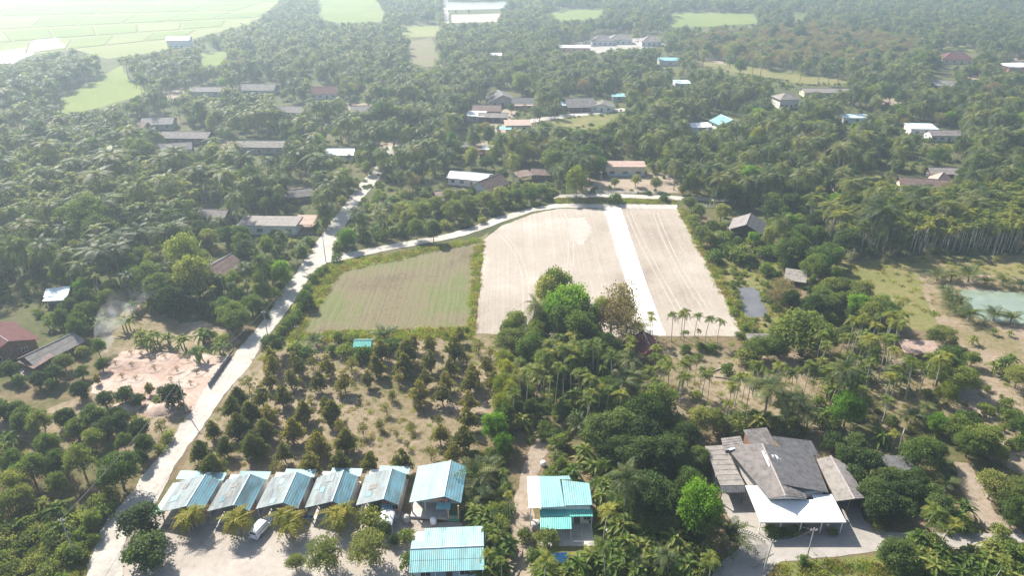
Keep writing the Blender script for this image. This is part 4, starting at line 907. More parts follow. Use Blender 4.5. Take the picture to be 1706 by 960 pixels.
def banana(seed):
    g = np.random.default_rng(seed); tm = MB(); lm = MB()
    for s in range(3 + seed % 2):
        a = s * 2.2 + seed; x, y = (.0, .0) if s == 0 else (.7 * math.cos(a), .7 * math.sin(a)); h = 2.6 - .35 * s + g.normal() * .2
        tm.tube([(x, y, -.05), (x * 1.1, y * 1.1, h * .6), (x * 1.2, y * 1.2, h)], [.16, .12, .07], 7)
        for k in range(8):
            az = k * 2.399 + g.normal() * .3; tl = 1.25 - .14 * k + g.normal() * .1; Lf = 2.0 + .3 * g.random(); w = .30
            d = np.array([math.cos(az), math.sin(az), 0]); sd = np.array([-d[1], d[0], 0]); p0 = np.array([x * 1.2, y * 1.2, h]); prev = None; n = 5
            for j in range(n + 1):
                t = j / n; p = p0 + d * Lf * t * math.cos(tl) * (1 + .4 * t) + np.array([0, 0, Lf * (t * math.sin(tl) - .75 * t * t * (0.6 + .5 * math.cos(tl)))])
                ww = w * math.sin(math.pi * min(1, .08 + .92 * t)) ** .6 if t < 1 else .02
                cur = [p - sd * ww + np.array([0, 0, .12 * ww / w]), p, p + sd * ww + np.array([0, 0, .12 * ww / w])]
                if prev is not None: lm.add(prev + cur, [(0, 1, 4, 3), (1, 2, 5, 4)])
                prev = cur
    return tm, lm

PROTO = {}   # kind -> list of dict(trunk mesh, crown mesh, whole mesh, h, r)
def reg(kind, tv, tf, cv, cf, tmat, cmat, h, r, extra=None):
    cv = np.asarray(cv); cf = [tuple(int(i) for i in f) for f in cf]
    nt = len(tv)
    tr = mesh_np(kind + '_trunk', list(tv), list(tf), [tmat], None, True)
    cr = mesh_np(kind + '_crown', cv, cf, [cmat])
    wh = mesh_np(kind, [tuple(v) for v in tv] + [tuple(v) for v in cv.tolist()], list(tf) + [tuple(i + nt for i in f) for f in cf], [tmat, cmat], [0] * len(tf) + [1] * len(cf))
    d = dict(trunk=tr, crown=cr, whole=wh, h=h, r=r, crown_name='crown'); d.update(extra or {})
    PROTO.setdefault(kind, []).append(d)

for s in range(4):
    (t, c) = broad(100 + s, 9.0, 4.2, 2.0, 24, 7200, .215, 0, .34); reg('evergreen_tree', t[0], t[1], c[0], c[1], 'bark', 'leaf_dark', 9.0, 4.2)
for s in range(4):
    (t, c) = broad(200 + s, 9.0, 4.0, 2.2, 20, 5600, .21, 0.05, .36, .85); reg('leafy_tree', t[0], t[1], c[0], c[1], 'bark', 'leaf_mid', 9.0, 4.0)
for s in range(4):
    (t, c) = broad(300 + s, 9.0, 3.9, 2.2, 18, 4600, .20, 0.1, .36, .95, .3, 1.2, .8); reg('olive_tree', t[0], t[1], c[0], c[1], 'bark_pale', 'leaf_pale', 9.0, 3.9)
for s in range(3):
    (t, c) = broad(400 + s, 8.5, 4.0, 2.0, 22, 1700, .22, 0, .40, .8, .2, 1.3, .3, trunk_r=.2, limbs=12); reg('dry_tree', t[0], t[1], c[0], c[1], 'bark_pale', 'leaf_dry', 8.5, 4.0)
for s in range(3):
    (t, c) = broad(500 + s, 9.5, 3.6, .8, 14, 4400, .30, 0.15, .44, 1.2, .1, 1.0, 2.0, .10, 10, .28); reg('bamboo_clump', t[0], t[1], c[0], c[1], 'bark_pale', 'leaf_bamboo', 9.5, 3.6)
for s in range(2):
    (t, c) = broad(600 + s, 9.0, 4.2, 1.6, 28, 9000, .20, 0, .33, .85); reg('bright_tree', t[0], t[1], c[0], c[1], 'bark', 'leaf_bright', 9.0, 4.2)
for s in range(4):
    (t, c) = broad(700 + s, 4.2, 1.55, .35, 20, 2100, .135, .93, .36, .85, .3, 1.0, .3, .09); reg('durian_tree', t[0], t[1], c[0], c[1], 'bark', 'leaf_durian', 4.2, 1.55)
for s in range(3):
    (t, c) = broad(750 + s, 4.6, 1.9, .35, 22, 2800, .14, .88, .36, .85, .3, 1.0, .3, .10); reg('dark_durian_tree', t[0], t[1], c[0], c[1], 'bark', 'leaf_durian_dark', 4.6, 1.9)
for s in range(3):
    (t, c) = broad(780 + s, 3.2, 1.3, .5, 14, 420, .13, .40, .45, .8, .2, 1.2, .3, .06, 10); reg('sparse_durian_tree', t[0], t[1], c[0], c[1], 'bark', 'leaf_durian', 3.2, 1.3)
for s in range(3):
    (t, c) = broad(800 + s, 4.2, 2.1, .7, 18, 3600, .15, .12, .36, .9); reg('round_fruit_tree', t[0], t[1], c[0], c[1], 'bark', 'leaf_dark', 4.2, 2.1)
for s in range(4):
    (t, c) = broad(900 + s, 2.0, 1.4, .1, 8, 800, .16, 0, .5, .8, .5, 1.0, 0, .05, 4); reg('bush', t[0], t[1], c[0], c[1], 'bark', 'leaf_mid', 2.0, 1.4)
for s in range(3):
    (t, c) = broad(930 + s, 1.6, 1.3, .05, 7, 600, .15, 0, .5, .8, .5, 1.1, 0, .05, 4); reg('pale_bush', t[0], t[1], c[0], c[1], 'bark', 'leaf_pale', 1.6, 1.3)
for s in range(5):
    h = (8, 9.5, 11, 12, 7)[s]; tm, pr, fr, top = palm(1000 + s, h, 'coconut'); v, f = join_fronds(pr, fr)
    fm = [mesh_np('frond', p.v, p.f, ['leaf_coconut']) for p in pr]
    reg('coconut_palm', tm.v, tm.f, v, f, 'palm_trunk', 'leaf_coconut', h + 1.5, 3.8, dict(fronds=fm, fr=fr))
for s in range(5):
    h = (7, 8.5, 9.5, 7.8, 6)[s]; tm, pr, fr, top = palm(1100 + s, h, 'areca'); v, f = join_fronds(pr, fr)
    fm = [mesh_np('frond', p.v, p.f, ['leaf_areca']) for p in pr]
    reg('areca_palm', tm.v, tm.f, v, f, 'areca_trunk', 'leaf_areca', h + .8, 1.5, dict(fronds=fm, fr=fr))
for s in range(3):
    tm, pr, fr, top = palm(1200 + s, .7, 'young'); v, f = join_fronds(pr, fr)
    fm = [mesh_np('frond', p.v, p.f, ['leaf_coconut']) for p in pr]
    reg('young_coconut_palm', tm.v, tm.f, v, f, 'palm_trunk', 'leaf_coconut', 2.6, 2.0, dict(fronds=fm, fr=fr))
for s in range(3):   # clustered yellow ornamental palm: four stems
    g = np.random.default_rng(1300 + s); TV, TF, CV, CF, FM, FR = [], [], [], [], [], []
    for q in range(4):
        tm, pr, fr, top = palm(1310 + s * 7 + q, 2.6 + 1.1 * g.random(), 'yellow'); off = np.array([math.cos(q * 1.7 + s), math.sin(q * 1.7 + s), 0]) * (.75 if q else .0)
        b = len(TV); TV += [tuple(np.array(x) + off) for x in tm.v]; TF += [tuple(i + b for i in f) for f in tm.f]
        v, f = join_fronds(pr, fr); b = sum(len(x) for x in CV); CV.append(v + off); CF += [tuple(i + b for i in x) for x in f]
        k0 = len(FM); FM += [mesh_np('frond', p.v, p.f, ['leaf_yellowpalm']) for p in pr]
        FR += [(Matrix.Translation(Vector(off)) @ M, k0 + i) for M, i in fr]
    reg('yellow_cane_palm', TV, TF, np.concatenate(CV), CF, 'areca_trunk', 'leaf_yellowpalm', 4.6, 2.3, dict(fronds=FM, fr=FR))
for s in range(4):
    tm, lm = banana(s); reg('banana_plant', tm.v, tm.f, lm.v, lm.f, 'areca_shaft', 'leaf_banana', 3.8, 2.0, dict(crown_name='leaves'))
for s in range(3):   # grass tuft
    g = np.random.default_rng(1400 + s); n = 60; c = g.normal(size=(n, 3)) * np.array([.35, .35, .04]) + np.array([0, 0, .16]); c[:, 2] = np.abs(c[:, 2])
    v, f = kites(c, np.tile([[0, 0, 1.]], (n, 1)) + g.normal(size=(n, 3)) * .35, unit(g.normal(size=(n, 3)) * np.array([1, 1, .2])), .18 + .12 * g.random(n), .035 + .02 * g.random(n), .1)
    for kd, mt in (('grass_tuft', 'grass_green'), ('dry_grass_tuft', 'grass_dry')):
        PROTO.setdefault(kd, []).append(dict(whole=mesh_np(kd, v, f, [mt]), h=.5, r=.5))
# ---------------------------------------------------------------- plants: where they stand
REC = []    # dict(kind,x,y,sh,sr,rot,var,hand)
CF = dict(coconut_palm=.88, areca_palm=.90, young_coconut_palm=.6, banana_plant=.7, yellow_cane_palm=.72, bush=.5, pale_bush=.5)
def rec(kind, x, y, h, r, hand=False):
    pr = PROTO[kind]; v = rng.randrange(len(pr)); p = pr[v]
    sh = h / p['h']; sr = r / p['r'] if r else sh
    REC.append(dict(kind=kind, x=x, y=y, h=h, r=p['r'] * sr, sh=sh, sr=sr, rot=rng.uniform(0, 6.283), var=v, hand=hand))
def hand(kind, pts, h, r=None, jh=.12, ox=0, oy=0, k=1.0):
    """trees read off the photograph by the pixel of their crown centre"""
    for q in pts:
        px, py = ox + q[0] / k, oy + q[1] / k
        hh = h * (q[2] if len(q) > 2 else 1) * rng.uniform(1 - jh, 1 + jh); rr = (r * hh / h) if r else None
        c = P(px, py, hh * CF.get(kind, .58)); rec(kind, c.x, c.y, hh, rr, True)

Z8 = dict(ox=380, oy=540, k=4.8); R2 = dict(ox=427, oy=640, k=3); R1 = dict(ox=0, oy=640, k=3); R5 = dict(ox=570, oy=320, k=3); Z1 = dict(ox=0, oy=460, k=4); R5N = dict(ox=568, oy=309, k=3)
C3 = dict(ox=854, oy=640, k=3); C4 = dict(ox=1280, oy=640, k=3); Z6 = dict(ox=1130, oy=560, k=4.8); Z5 = dict(ox=820, oy=460, k=4); R6 = dict(ox=1136, oy=320, k=2.993); R4 = dict(ox=0, oy=320, k=2.993)
# orchard behind the row houses
hand('durian_tree', [(350, 310), (325, 440), (500, 430), (555, 320), (785, 310), (720, 440), (925, 440), (1180, 320), (1220, 190), (1410, 210, 1.1), (1400, 300), (430, 560), (265, 560), (600, 680), (830, 680), (515, 830), (710, 910), (940, 910)], 5.9, 2.3, **Z8)
hand('sparse_durian_tree', [(985, 320, 1.2), (1360, 430), (1215, 810, .7), (900, 560, .7), (1310, 560, .7), (660, 590, .6)], 3.4, **Z8)
hand('dark_durian_tree', [(75, 570), (280, 830), (165, 690), (70, 790), (190, 920), (30, 650)], 5.6, 2.3, **Z8)
hand('durian_tree', [(125, 55, .9), (235, 125), (175, 220), (370, 130), (135, 330, .8), (300, 290), (440, 280, 1.1), (265, 385), (415, 385), (570, 380), (725, 370), (930, 40), (815, 30), (1060, 75), (1055, 160, 1.1), (1035, 260, 1.2), (985, 330)], 5.9, 2.3, **R2)
hand('sparse_durian_tree', [(100, 410), (795, 100), (870, 340, 1.2), (770, 210, .8), (620, 200, .8), (755, 300, .7), (650, 120), (910, 180), (680, 60, .8), (270, 90, .6), (700, 250, .6)], 3.2, **R2)
hand('dark_durian_tree', [(45, 215), (15, 310)], 4.6, **R2)
hand('dark_durian_tree', [(1185, 60), (1115, 115), (1245, 135), (1180, 215), (1125, 300), (985, 325), (1060, 400), (1250, 300), (1060, 220, .9), (915, 410, .95)], 5.6, 2.4, **R1)
hand('durian_tree', [(190, 790), (325, 780, 1.1), (435, 750), (560, 775, 1.2), (165, 860), (310, 850), (435, 830), (540, 870), (650, 900), (415, 920), (515, 940), (640, 940), (755, 940), (720, 860), (840, 900)], 5.8, 2.2, **R5)
hand('sparse_durian_tree', [(680, 770, 1.3), (45, 860), (280, 930), (620, 840), (740, 800, 1.2), (380, 860, .7)], 3.4, **R5)
hand('bush', [(120, 800), (60, 740), (620, 690, .5), (520, 715, .5), (30, 780), (90, 830)], 2.2, **R5)
hand('young_coconut_palm', [(210, 700, 1.3), (1490, 670, 1.0)], 3.4, **R5)
hand('young_coconut_palm', [(700, 120, 1.0), (540, 190, .8)], 3.2, **Z8)
hand('bush', [(540, 195), (640, 230), (880, 100), (980, 110), (830, 210), (920, 220), (1070, 240, 1.2), (1310, 180, 1.2)], 2.4, **Z8)
hand('evergreen_tree', [(360, 160)], 5.0, 2.7, **Z8)
# left side: fruit trees round the sandy lot
hand('round_fruit_tree', [(60, 620, 1.1), (250, 690), (360, 645), (345, 720, .7), (530, 755), (695, 820), (830, 795), (1140, 795, 1.1), (925, 820, .7), (5, 890), (110, 900, 1.1), (160, 930), (435, 940), (620, 930, 1.15), (780, 925, .8), (675, 590, .8), (540, 640, .7)], 4.3, **Z1)
hand('durian_tree', [(990, 740), (640, 680, .8), (570, 790, .7)], 3.6, **Z1)
hand('leafy_tree', [(650, 470)], 5.5, 2.0, **Z1)
hand('olive_tree', [(420, 570), (545, 500, .8)], 3.6, 2.0, **Z1)
hand('evergreen_tree', [(500, 360), (400, 290), (520, 310)], 6.5, 2.0, **Z1)
hand('bush', [(910, 850), (1050, 830), (1210, 870, .8)], 1.6, **Z1)
hand('round_fruit_tree', [(320, 170), (465, 165), (380, 220, 1.2), (600, 185, 1.2), (530, 215), (695, 220), (85, 130, 1.1), (110, 190, 1.1), (10, 125)], 4.0, **R1)
hand('olive_tree', [(200, 190)], 6.0, 2.6, **R1)
hand('evergreen_tree', [(245, 310), (280, 390, .7), (60, 390, .7)], 7.5, 2.8, **R1)
hand('leafy_tree', [(465, 270, .8), (150, 430, 1.1), (590, 430, 1.2), (520, 480, .7)], 6.0, 2.8, **R1)
hand('evergreen_tree', [(615, 285, .7), (715, 300, .8), (700, 370, .6)], 6.0, 2.2, **R1)
hand('olive_tree', [(400, 380, 1.15), (285, 500, .8), (60, 500), (110, 560, .8), (30, 600, .9)], 6.0, 2.3, **R1)
hand('sparse_durian_tree', [(800, 210)], 3.2, **R1)
hand('pale_bush', [(840, 270), (800, 320), (430, 680, 1.9), (90, 840), (190, 880), (40, 900), (480, 600, 1.3), (330, 780), (250, 830), (140, 770), (540, 560, 1.2), (60, 720, 1.4)], 1.7, **R1)
hand('banana_plant', [(200, 590), (305, 610, 1.1), (40, 260), (100, 690), (20, 310), (300, 710)], 3.4, **R1)
hand('bush', [(400, 760), (330, 840), (380, 850), (240, 740), (520, 640), (470, 660), (150, 700)], 2.2, **R1)
# yard trees and cane palms
hand('round_fruit_tree', [(232, 866), (243, 918)], 5.2, 3.5, .03)
hand('yellow_cane_palm', [(315, 857), (393, 865), (480, 866), (564, 857)], 4.8, 2.5, .05)
hand('olive_tree', [(540, 925), (613, 915, 1.1), (491, 938, .55)], 5.4, 3.0, .03)
hand('evergreen_tree', [(640, 880, .7), (655, 900, .5)], 4.4, 1.9, .03)
hand('pale_bush', [(618, 868, 1.6), (627, 855)], 2.2)
hand('bush', [(675, 895), (683, 935, 1.1), (700, 945)], 2.2)
# strip beside the larger blue house
hand('young_coconut_palm', [(792, 787, 1.3), (795, 812, 1.2), (815, 775), (785, 835)], 3.6)
hand('areca_palm', [(840, 790), (845, 815), (823, 845), (838, 865), (826, 900), (815, 925), (835, 940), (850, 830), (808, 880)], 6.0)
hand('banana_plant', [(812, 850), (800, 870), (828, 930), (806, 945), (845, 905), (790, 850), (820, 885)], 3.4)
hand('bright_tree', [(826, 712), (838, 738, .8)], 6.5, 2.6)
hand('leafy_tree', [(840, 690, .9)], 6.0, 2.2)
# between teal house and grey house
hand('evergreen_tree', [(540, 215, 1.2), (430, 235), (640, 250, 1.05), (720, 300), (560, 330), (640, 350), (780, 330, .9), (480, 330, .8)], 7.6, 3.6, **C3)
hand('evergreen_tree', [(835, 430), (740, 440), (930, 370, 1.1), (870, 260), (720, 390), (600, 420)], 5.0, 2.4, **C3)
hand('olive_tree', [(935, 175), (1010, 180, .9)], 6.4, 3.0, **C3)
hand('leafy_tree', [(820, 190, .7), (760, 530, .7), (560, 600, .7), (700, 660, .8), (790, 700, .8), (760, 620, .7), (450, 420, .6), (240, 310, .45), (240, 400, .5)], 6.0, 2.4, **C3)
hand('coconut_palm', [(575, 480)], 10.0, 3.7, .02, **C3)
hand('coconut_palm', [(790, 870, .75), (640, 890, .5)], 7.0, 3.2, .02, **C3)
hand('bright_tree', [(935, 620)], 10.5, 4.0, .01, **C3)
hand('young_coconut_palm', [(1090, 740, 1.5), (330, 190, 1.1)], 3.8, 2.4, **C3)
hand('banana_plant', [(470, 640), (520, 700), (640, 660), (690, 740), (390, 860), (460, 500), (395, 400), (300, 440), (330, 900), (560, 780), (600, 840), (540, 870), (740, 740), (440, 900), (280, 920), (700, 860), (860, 820), (620, 920), (500, 820), (160, 920), (440, 560), (360, 330), (150, 950), (680, 700), (880, 900)], 3.6, **C3)
hand('areca_palm', [(1000, 870, .8), (960, 900, .7), (520, 900, .6)], 6.0, 1.9, **C3)
hand('olive_tree', [(175, 790)], 4.6, 2.3, **C3)
hand('bush', [(60, 760, .7), (110, 870), (560, 700), (620, 760), (680, 800), (780, 780, 1.2), (830, 760), (500, 620), (560, 540, 1.2), (700, 580), (860, 720), (480, 950), (200, 450, .8), (230, 290), (600, 690)], 2.4, **C3)
hand('pale_bush', [(230, 380), (260, 410), (1075, 210, 1.5), (1120, 230, 1.4), (1040, 200)], 2.0, **C3)
# right foreground
hand('bright_tree', [(400, 120)], 8.0, 3.3, .02, **C4)
hand('round_fruit_tree', [(330, 290), (400, 370), (510, 390), (440, 460), (580, 470), (660, 480), (520, 540), (630, 540), (720, 540), (660, 620), (540, 620), (820, 550), (860, 610), (490, 560), (600, 600), (740, 480), (440, 300), (560, 560)], 4.6, 2.5, **C4)
hand('leafy_tree', [(760, 350), (830, 330, .7)], 6.5, 3.4, .03, **C4)
hand('bright_tree', [(850, 190, .9)], 5.0, 2.6, .03, **C4)
hand('leafy_tree', [(960, 220), (1060, 270, 1.1), (1010, 300), (1120, 250, .8), (1150, 340, .7), (1000, 190, .9)], 5.4, 2.8, .03, **C4)
hand('olive_tree', [(1125, 500, 1.1), (1210, 570), (1260, 530)], 5.6, 2.6, .03, **C4)
hand('leafy_tree', [(1190, 560), (1250, 620), (1220, 680, .6), (1275, 220), (1270, 300, .7)], 5.0, 2.5, .03, **C4)
hand('bamboo_clump', [(895, 40)], 6.0, 2.2, .03, **C4)
hand('coconut_palm', [(800, 120, .75)], 6.0, 3.0, .02, **C4)
hand('young_coconut_palm', [(890, 480), (860, 390), (720, 150), (280, 150, .9)], 3.4, **C4)
hand('areca_palm', [(820, 630), (905, 690, 1.0), (845, 690, .9), (515, 80, .9), (600, 90, .9), (640, 250, .6)], 6.0, 1.8, **C4)
hand('banana_plant', [(700, 800, .8), (760, 760), (680, 900), (800, 850), (1000, 880), (1100, 850), (1180, 880), (1230, 840), (900, 910), (990, 610, 1.1), (960, 660), (640, 820), (720, 930), (840, 920), (960, 940), (1060, 930), (1150, 940), (1250, 920), (750, 840), (870, 830), (1120, 800, .8), (610, 860), (570, 260), (560, 230, .8), (660, 960), (1020, 830), (1210, 950)], 3.0, **C4)
hand('bush', [(550, 690, .8), (990, 720, .8), (900, 730, .7), (1160, 740), (760, 890), (900, 870), (1030, 900), (1120, 910), (830, 800), (1210, 800, .8), (620, 190), (1090, 130), (1190, 100), (1200, 160, 1.3), (700, 600)], 2.2, **C4)
hand('bush', [(40, 745, .9), (85, 745, .9), (160, 720, .7), (120, 740, .8), (175, 880, .7), (320, 740, .7), (15, 740)], 1.7, **C4)
# areca and coconut palms right of the grove
hand('areca_palm', [(40, 330), (150, 180), (190, 270), (265, 320), (430, 400), (490, 330), (580, 380), (620, 230), (690, 290), (825, 250), (930, 320), (960, 290), (1100, 300), (1140, 310), (1180, 290), (1230, 270), (1400, 300), (60, 200), (420, 560), (1050, 250), (880, 270), (1270, 240), (730, 320), (1080, 390, .8), (30, 230), (100, 190), (210, 330), (470, 350), (540, 330), (1360, 280), (1330, 330), (650, 240)], 7.5, **Z6)
hand('coconut_palm', [(730, 440, 1.2), (870, 540, .9), (980, 510, .9), (1060, 600, .7)], 7.5, 4.0, .02, **Z6)
hand('leafy_tree', [(1010, -40, 1.0)], 11.0, 6.8, .01, **Z6)
hand('leafy_tree', [(650, 90, .7), (1150, 20, .9), (800, 50, .8)], 8.0, 4.2, .03, **Z6)
hand('bush', [(270, 100, .9), (390, 270, 1.2), (140, 480), (470, 650, 1.1), (1120, 540), (1240, 700), (620, 260, 1.3), (60, 110), (180, 90), (700, 650), (800, 690), (600, 640), (940, 690), (860, 640)], 2.0, **Z6)
hand('pale_bush', [(540, 170, 1.5), (560, 130, 1.6), (620, 680), (450, 700, 1.3), (740, 710), (900, 730), (980, 740), (820, 730)], 2.0, **Z6)
hand('banana_plant', [(1130, 640), (1180, 620), (650, 660), (1480, 260), (1500, 300)], 3.4, **Z6)
# tall central grove
hand('olive_tree', [(420, 95, 1.05), (370, 140, .9)], 14.0, 4.3, .02, **Z5)
hand('bright_tree', [(530, 210, 1.0), (440, 250, .9)], 13.5, 5.2, .02, **Z5)
hand('leafy_tree', [(600, 300), (560, 360), (330, 330, .8), (480, 330), (300, 400, .8)], 11.5, 4.2, .03, **Z5)
hand('evergreen_tree', [(660, 420), (760, 470, .9), (790, 570, .7), (680, 600, .7), (450, 580, .6), (330, 560, .6), (250, 880, .5), (480, 880, .5)], 8.5, 3.2, .05, **Z5)
hand('leafy_tree', [(150, 320), (110, 370, .8)], 7.5, 3.2, .03, **Z5)
hand('olive_tree', [(130, 430), (190, 410), (80, 440, .8), (220, 480, .8)], 6.5, 3.4, .03, **Z5)
hand('dry_tree', [(850, 190, 1.1), (880, 330), (800, 280)], 11.0, 4.2, .02, **Z5)
hand('olive_tree', [(730, 250, .9), (870, 250, .9)], 11.0, 3.2, .03, **Z5)
hand('coconut_palm', [(265, 220)], 12.0, 2.9, .01, **Z5)
hand('coconut_palm', [(930, 590, .9), (890, 720, .85), (960, 650, .8), (870, 660, .8), (910, 820, .6), (980, 760, .7)], 8.5, 3.6, .02, **Z5)
hand('bamboo_clump', [(70, 560), (95, 630), (70, 730), (60, 860), (120, 780)], 6.5, 2.2, .05, **Z5)
hand('areca_palm', [(490, 490), (590, 550), (655, 700), (770, 770), (300, 620), (195, 570), (190, 650), (395, 450), (390, 520), (390, 570), (385, 640), (480, 640), (310, 350), (1080, 640), (1135, 560), (1160, 600), (1190, 610), (135, 800), (560, 500), (860, 800), (1090, 560), (1270, 680), (1110, 500), (1260, 600), (380, 700), (560, 410), (460, 420), (920, 420), (580, 460)], 8.0, 1.7, **Z5)
hand('areca_palm', [(1065, 268), (1082, 292), (1211, 270), (1275, 255)], 7.5, 1.4, **Z5)
hand('areca_palm', [(22, 605), (75, 620), (130, 635), (190, 645), (85, 692, .6), (15, 700, .7), (360, 665, .8)], 7.0, 1.5, **R6)
hand('banana_plant', [(570, 810), (600, 830), (560, 780), (550, 930), (200, 950), (1130, 840)], 3.6, **Z5)
# east of the field
hand('leafy_tree', [(560, 270), (600, 220), (520, 300, .8)], 9.0, 4.6, .03, **R6)
hand('leafy_tree', [(690, 330), (660, 370, .9), (740, 310, .9)], 8.5, 4.2, .03, **R6)
hand('bush', [(680, 220, 1.4), (290, 310, 1.5), (160, 320, 1.3), (190, 240, 1.4), (440, 300, 1.3), (520, 360, 1.3), (360, 250, 1.2), (420, 390), (230, 290, 1.2), (340, 330), (390, 300)], 3.0, **R6)
hand('olive_tree', [(60, 150), (80, 100), (40, 60), (130, 230, .9), (150, 180), (100, 210), (70, 180, .8)], 6.0, 2.8, .05, **R6)
hand('dry_tree', [(500, 470), (540, 520, .9), (470, 520, .8), (890, 520, .8)], 6.0, 3.2, .05, **R6)
hand('olive_tree', [(740, 480), (900, 500, 1.1), (800, 480), (860, 540)], 7.0, 3.2, .05, **R6)
hand('leafy_tree', [(990, 570), (1040, 610), (700, 520, .9), (640, 560, .7), (760, 550, .8), (930, 600, .9)], 7.0, 3.4, .05, **R6)
hand('bamboo_clump', [(690, 500, .8)], 6.5, 2.6, .03, **R6)
hand('young_coconut_palm', [(1280, 410), (1350, 410), (1440, 400, 1.3), (1520, 435), (1610, 430, 1.2), (1700, 450), (1310, 480), (1350, 530), (1370, 570), (1340, 505), (1440, 595, 1.1), (1565, 600, 1.2), (1650, 615, 1.1), (1390, 540)], 3.6, **R6)
hand('banana_plant', [(1460, 730, .7), (1560, 690, .6), (1640, 700, .6), (1600, 850, .9), (1560, 860, .9), (1640, 830), (1690, 880)], 3.2, **R6)
hand('olive_tree', [(1330, 720, .8), (1300, 700, .7), (1680, 920, .9), (1260, 720, .7)], 6.0, 3.2, .05, **R6)
hand('leafy_tree', [(1340, 830), (1310, 860), (1370, 890), (1290, 900), (1400, 930), (1450, 830, .6)], 6.0, 3.2, .05, **R6)
# along the branch road and the white road
hand('olive_tree', [(560, 120, 1.1), (400, 130, 1.1), (480, 95), (340, 160), (640, 90), (720, 70), (800, 45), (300, 120), (600, 60), (540, 50, .9)], 6.6, 3.6, .05, **R5N)
hand('leafy_tree', [(870, 50), (950, 40), (760, 100, .8), (1000, 25, .8)], 6.0, 3.2, .05, **R5N)
hand('coconut_palm', [(225, 115), (190, 140), (100, 195, .7), (60, 140)], 9.0, 3.4, .05, **R5N)
hand('bush', [(300, 210), (420, 205), (520, 185), (620, 155), (250, 235), (180, 250), (90, 265), (20, 290), (720, 130), (840, 95), (960, 70)], 2.0, **R5N)
hand('bush', [(1370, 35, 1.3), (1610, 30)], 2.6, **R5)
hand('bright_tree', [(1465, 405, 1.0)], 8.0, 2.9, .02, **R4)
hand('leafy_tree', [(1510, 530, .7), (1150, 610), (1180, 640, .9), (1250, 560, .8), (1110, 570, .8)], 7.0, 3.6, .04, **R4)
hand('olive_tree', [(935, 330, 1.3), (960, 420, 1.1), (880, 310), (920, 260)], 12.0, 4.2, .04, **R4)
hand('evergreen_tree', [(450, 120, 1.2), (490, 190), (800, 480, .8), (740, 430, .8), (850, 540, .7)], 12.0, 5.2, .03, **R4)
hand('evergreen_tree', [(715, 775, 1.1), (670, 760)], 13.0, 5.2, .03, ox=0, oy=0, k=2.993)
hand('coconut_palm', [(580, 240), (680, 200), (820, 200), (440, 310), (900, 170), (560, 300)], 11.0, 4.6, .04, **R4)
hand('banana_plant', [(760, 710), (720, 740), (840, 720), (910, 730), (620, 640), (470, 600), (500, 640), (300, 620), (250, 640), (440, 640), (380, 580), (1010, 700), (660, 560), (740, 560), (1090, 760), (980, 790), (700, 700)], 3.8, **R4)
hand('bush', [(1040, 720, 1.2), (1110, 740, 1.1), (1330, 620, .6), (1560, 430, 1.1), (1620, 380), (1680, 330), (1500, 580), (1420, 660), (1460, 640), (1590, 400), (1530, 480), (1540, 560), (1480, 610), (1400, 690)], 2.2, **R4)
hand('bamboo_clump', [(910, 760), (850, 740, .8), (760, 745, .9), (1480, 640 - 40, .5)], 9.5, 4.0, .04, ox=570, oy=0, k=2.993)
hand('leafy_tree', [(1110, 760), (1180, 700), (1060, 800), (1230, 780)], 11.0, 5.4, .04, ox=570, oy=0, k=2.993)
hand('olive_tree', [(1110, 720, .9), (660, 700, .9), (640, 800, .6), (850, 820, .6), (1465, 895, .5), (1565, 915, .55), (1360, 910, .4)], 9.5, 4.4, .04, ox=570, oy=0, k=2.993)
hand('evergreen_tree', [(330, 780), (420, 760), (520, 780), (560, 740), (720, 810, .7), (380, 850, .7), (800, 870, .6)], 8.5, 4.6, .04, ox=570, oy=0, k=2.993)
hand('bright_tree', [(240, 790, .8), (1690, 610, 1.2), (1660, 890, .5)], 8.0, 4.6, .04, ox=1136, oy=0, k=2.993)
hand('evergreen_tree', [(1215, 320, 1.3), (1510, 310, 1.1)], 13.0, 6.5, .04, ox=1136, oy=0, k=2.993)
hand('olive_tree', [(690, 640, 1.1), (1490, 800, 1.1), (220, 860, .8), (330, 880), (380, 900), (300, 910), (150, 850, .8)], 8.5, 5.0, .05, ox=1136, oy=0, k=2.993)
hand('leafy_tree', [(340, 860), (560, 880), (640, 880), (460, 870), (1620, 850, .8), (1280, 780), (1560, 860, .7)], 8.0, 4.6, .05, ox=1136, oy=0, k=2.993)
OR = [(345, 760), (372, 690), (425, 612), (480, 580), (560, 575), (820, 565), (825, 690), (765, 745), (640, 770), (400, 785)]
orng = random.Random(21)
for iu in range(-14, 15):
    for iv in range(-14, 15):
        base_p = P(600, 670); x = base_p.x + iu * 4.9 + iv * .9 + orng.uniform(-.5, .5); y = base_p.y + iv * 5.2 - iu * .8 + orng.uniform(-.5, .5)
        a, b = proj(x, y, 0.0)
        if not pip(np.array([a]), np.array([b]), OR)[0]: continue
        if any((r['x'] - x) ** 2 + (r['y'] - y) ** 2 < 3.3 ** 2 for r in REC) or orng.random() < .25: continue
        q = orng.random(); k = 'sparse_durian_tree' if q < .35 else 'durian_tree'
        h = orng.uniform(2.6, 4.2) if q < .35 else orng.uniform(4.0, 5.6); rec(k, x, y, h, h * (.36 if q < .35 else .38), True)
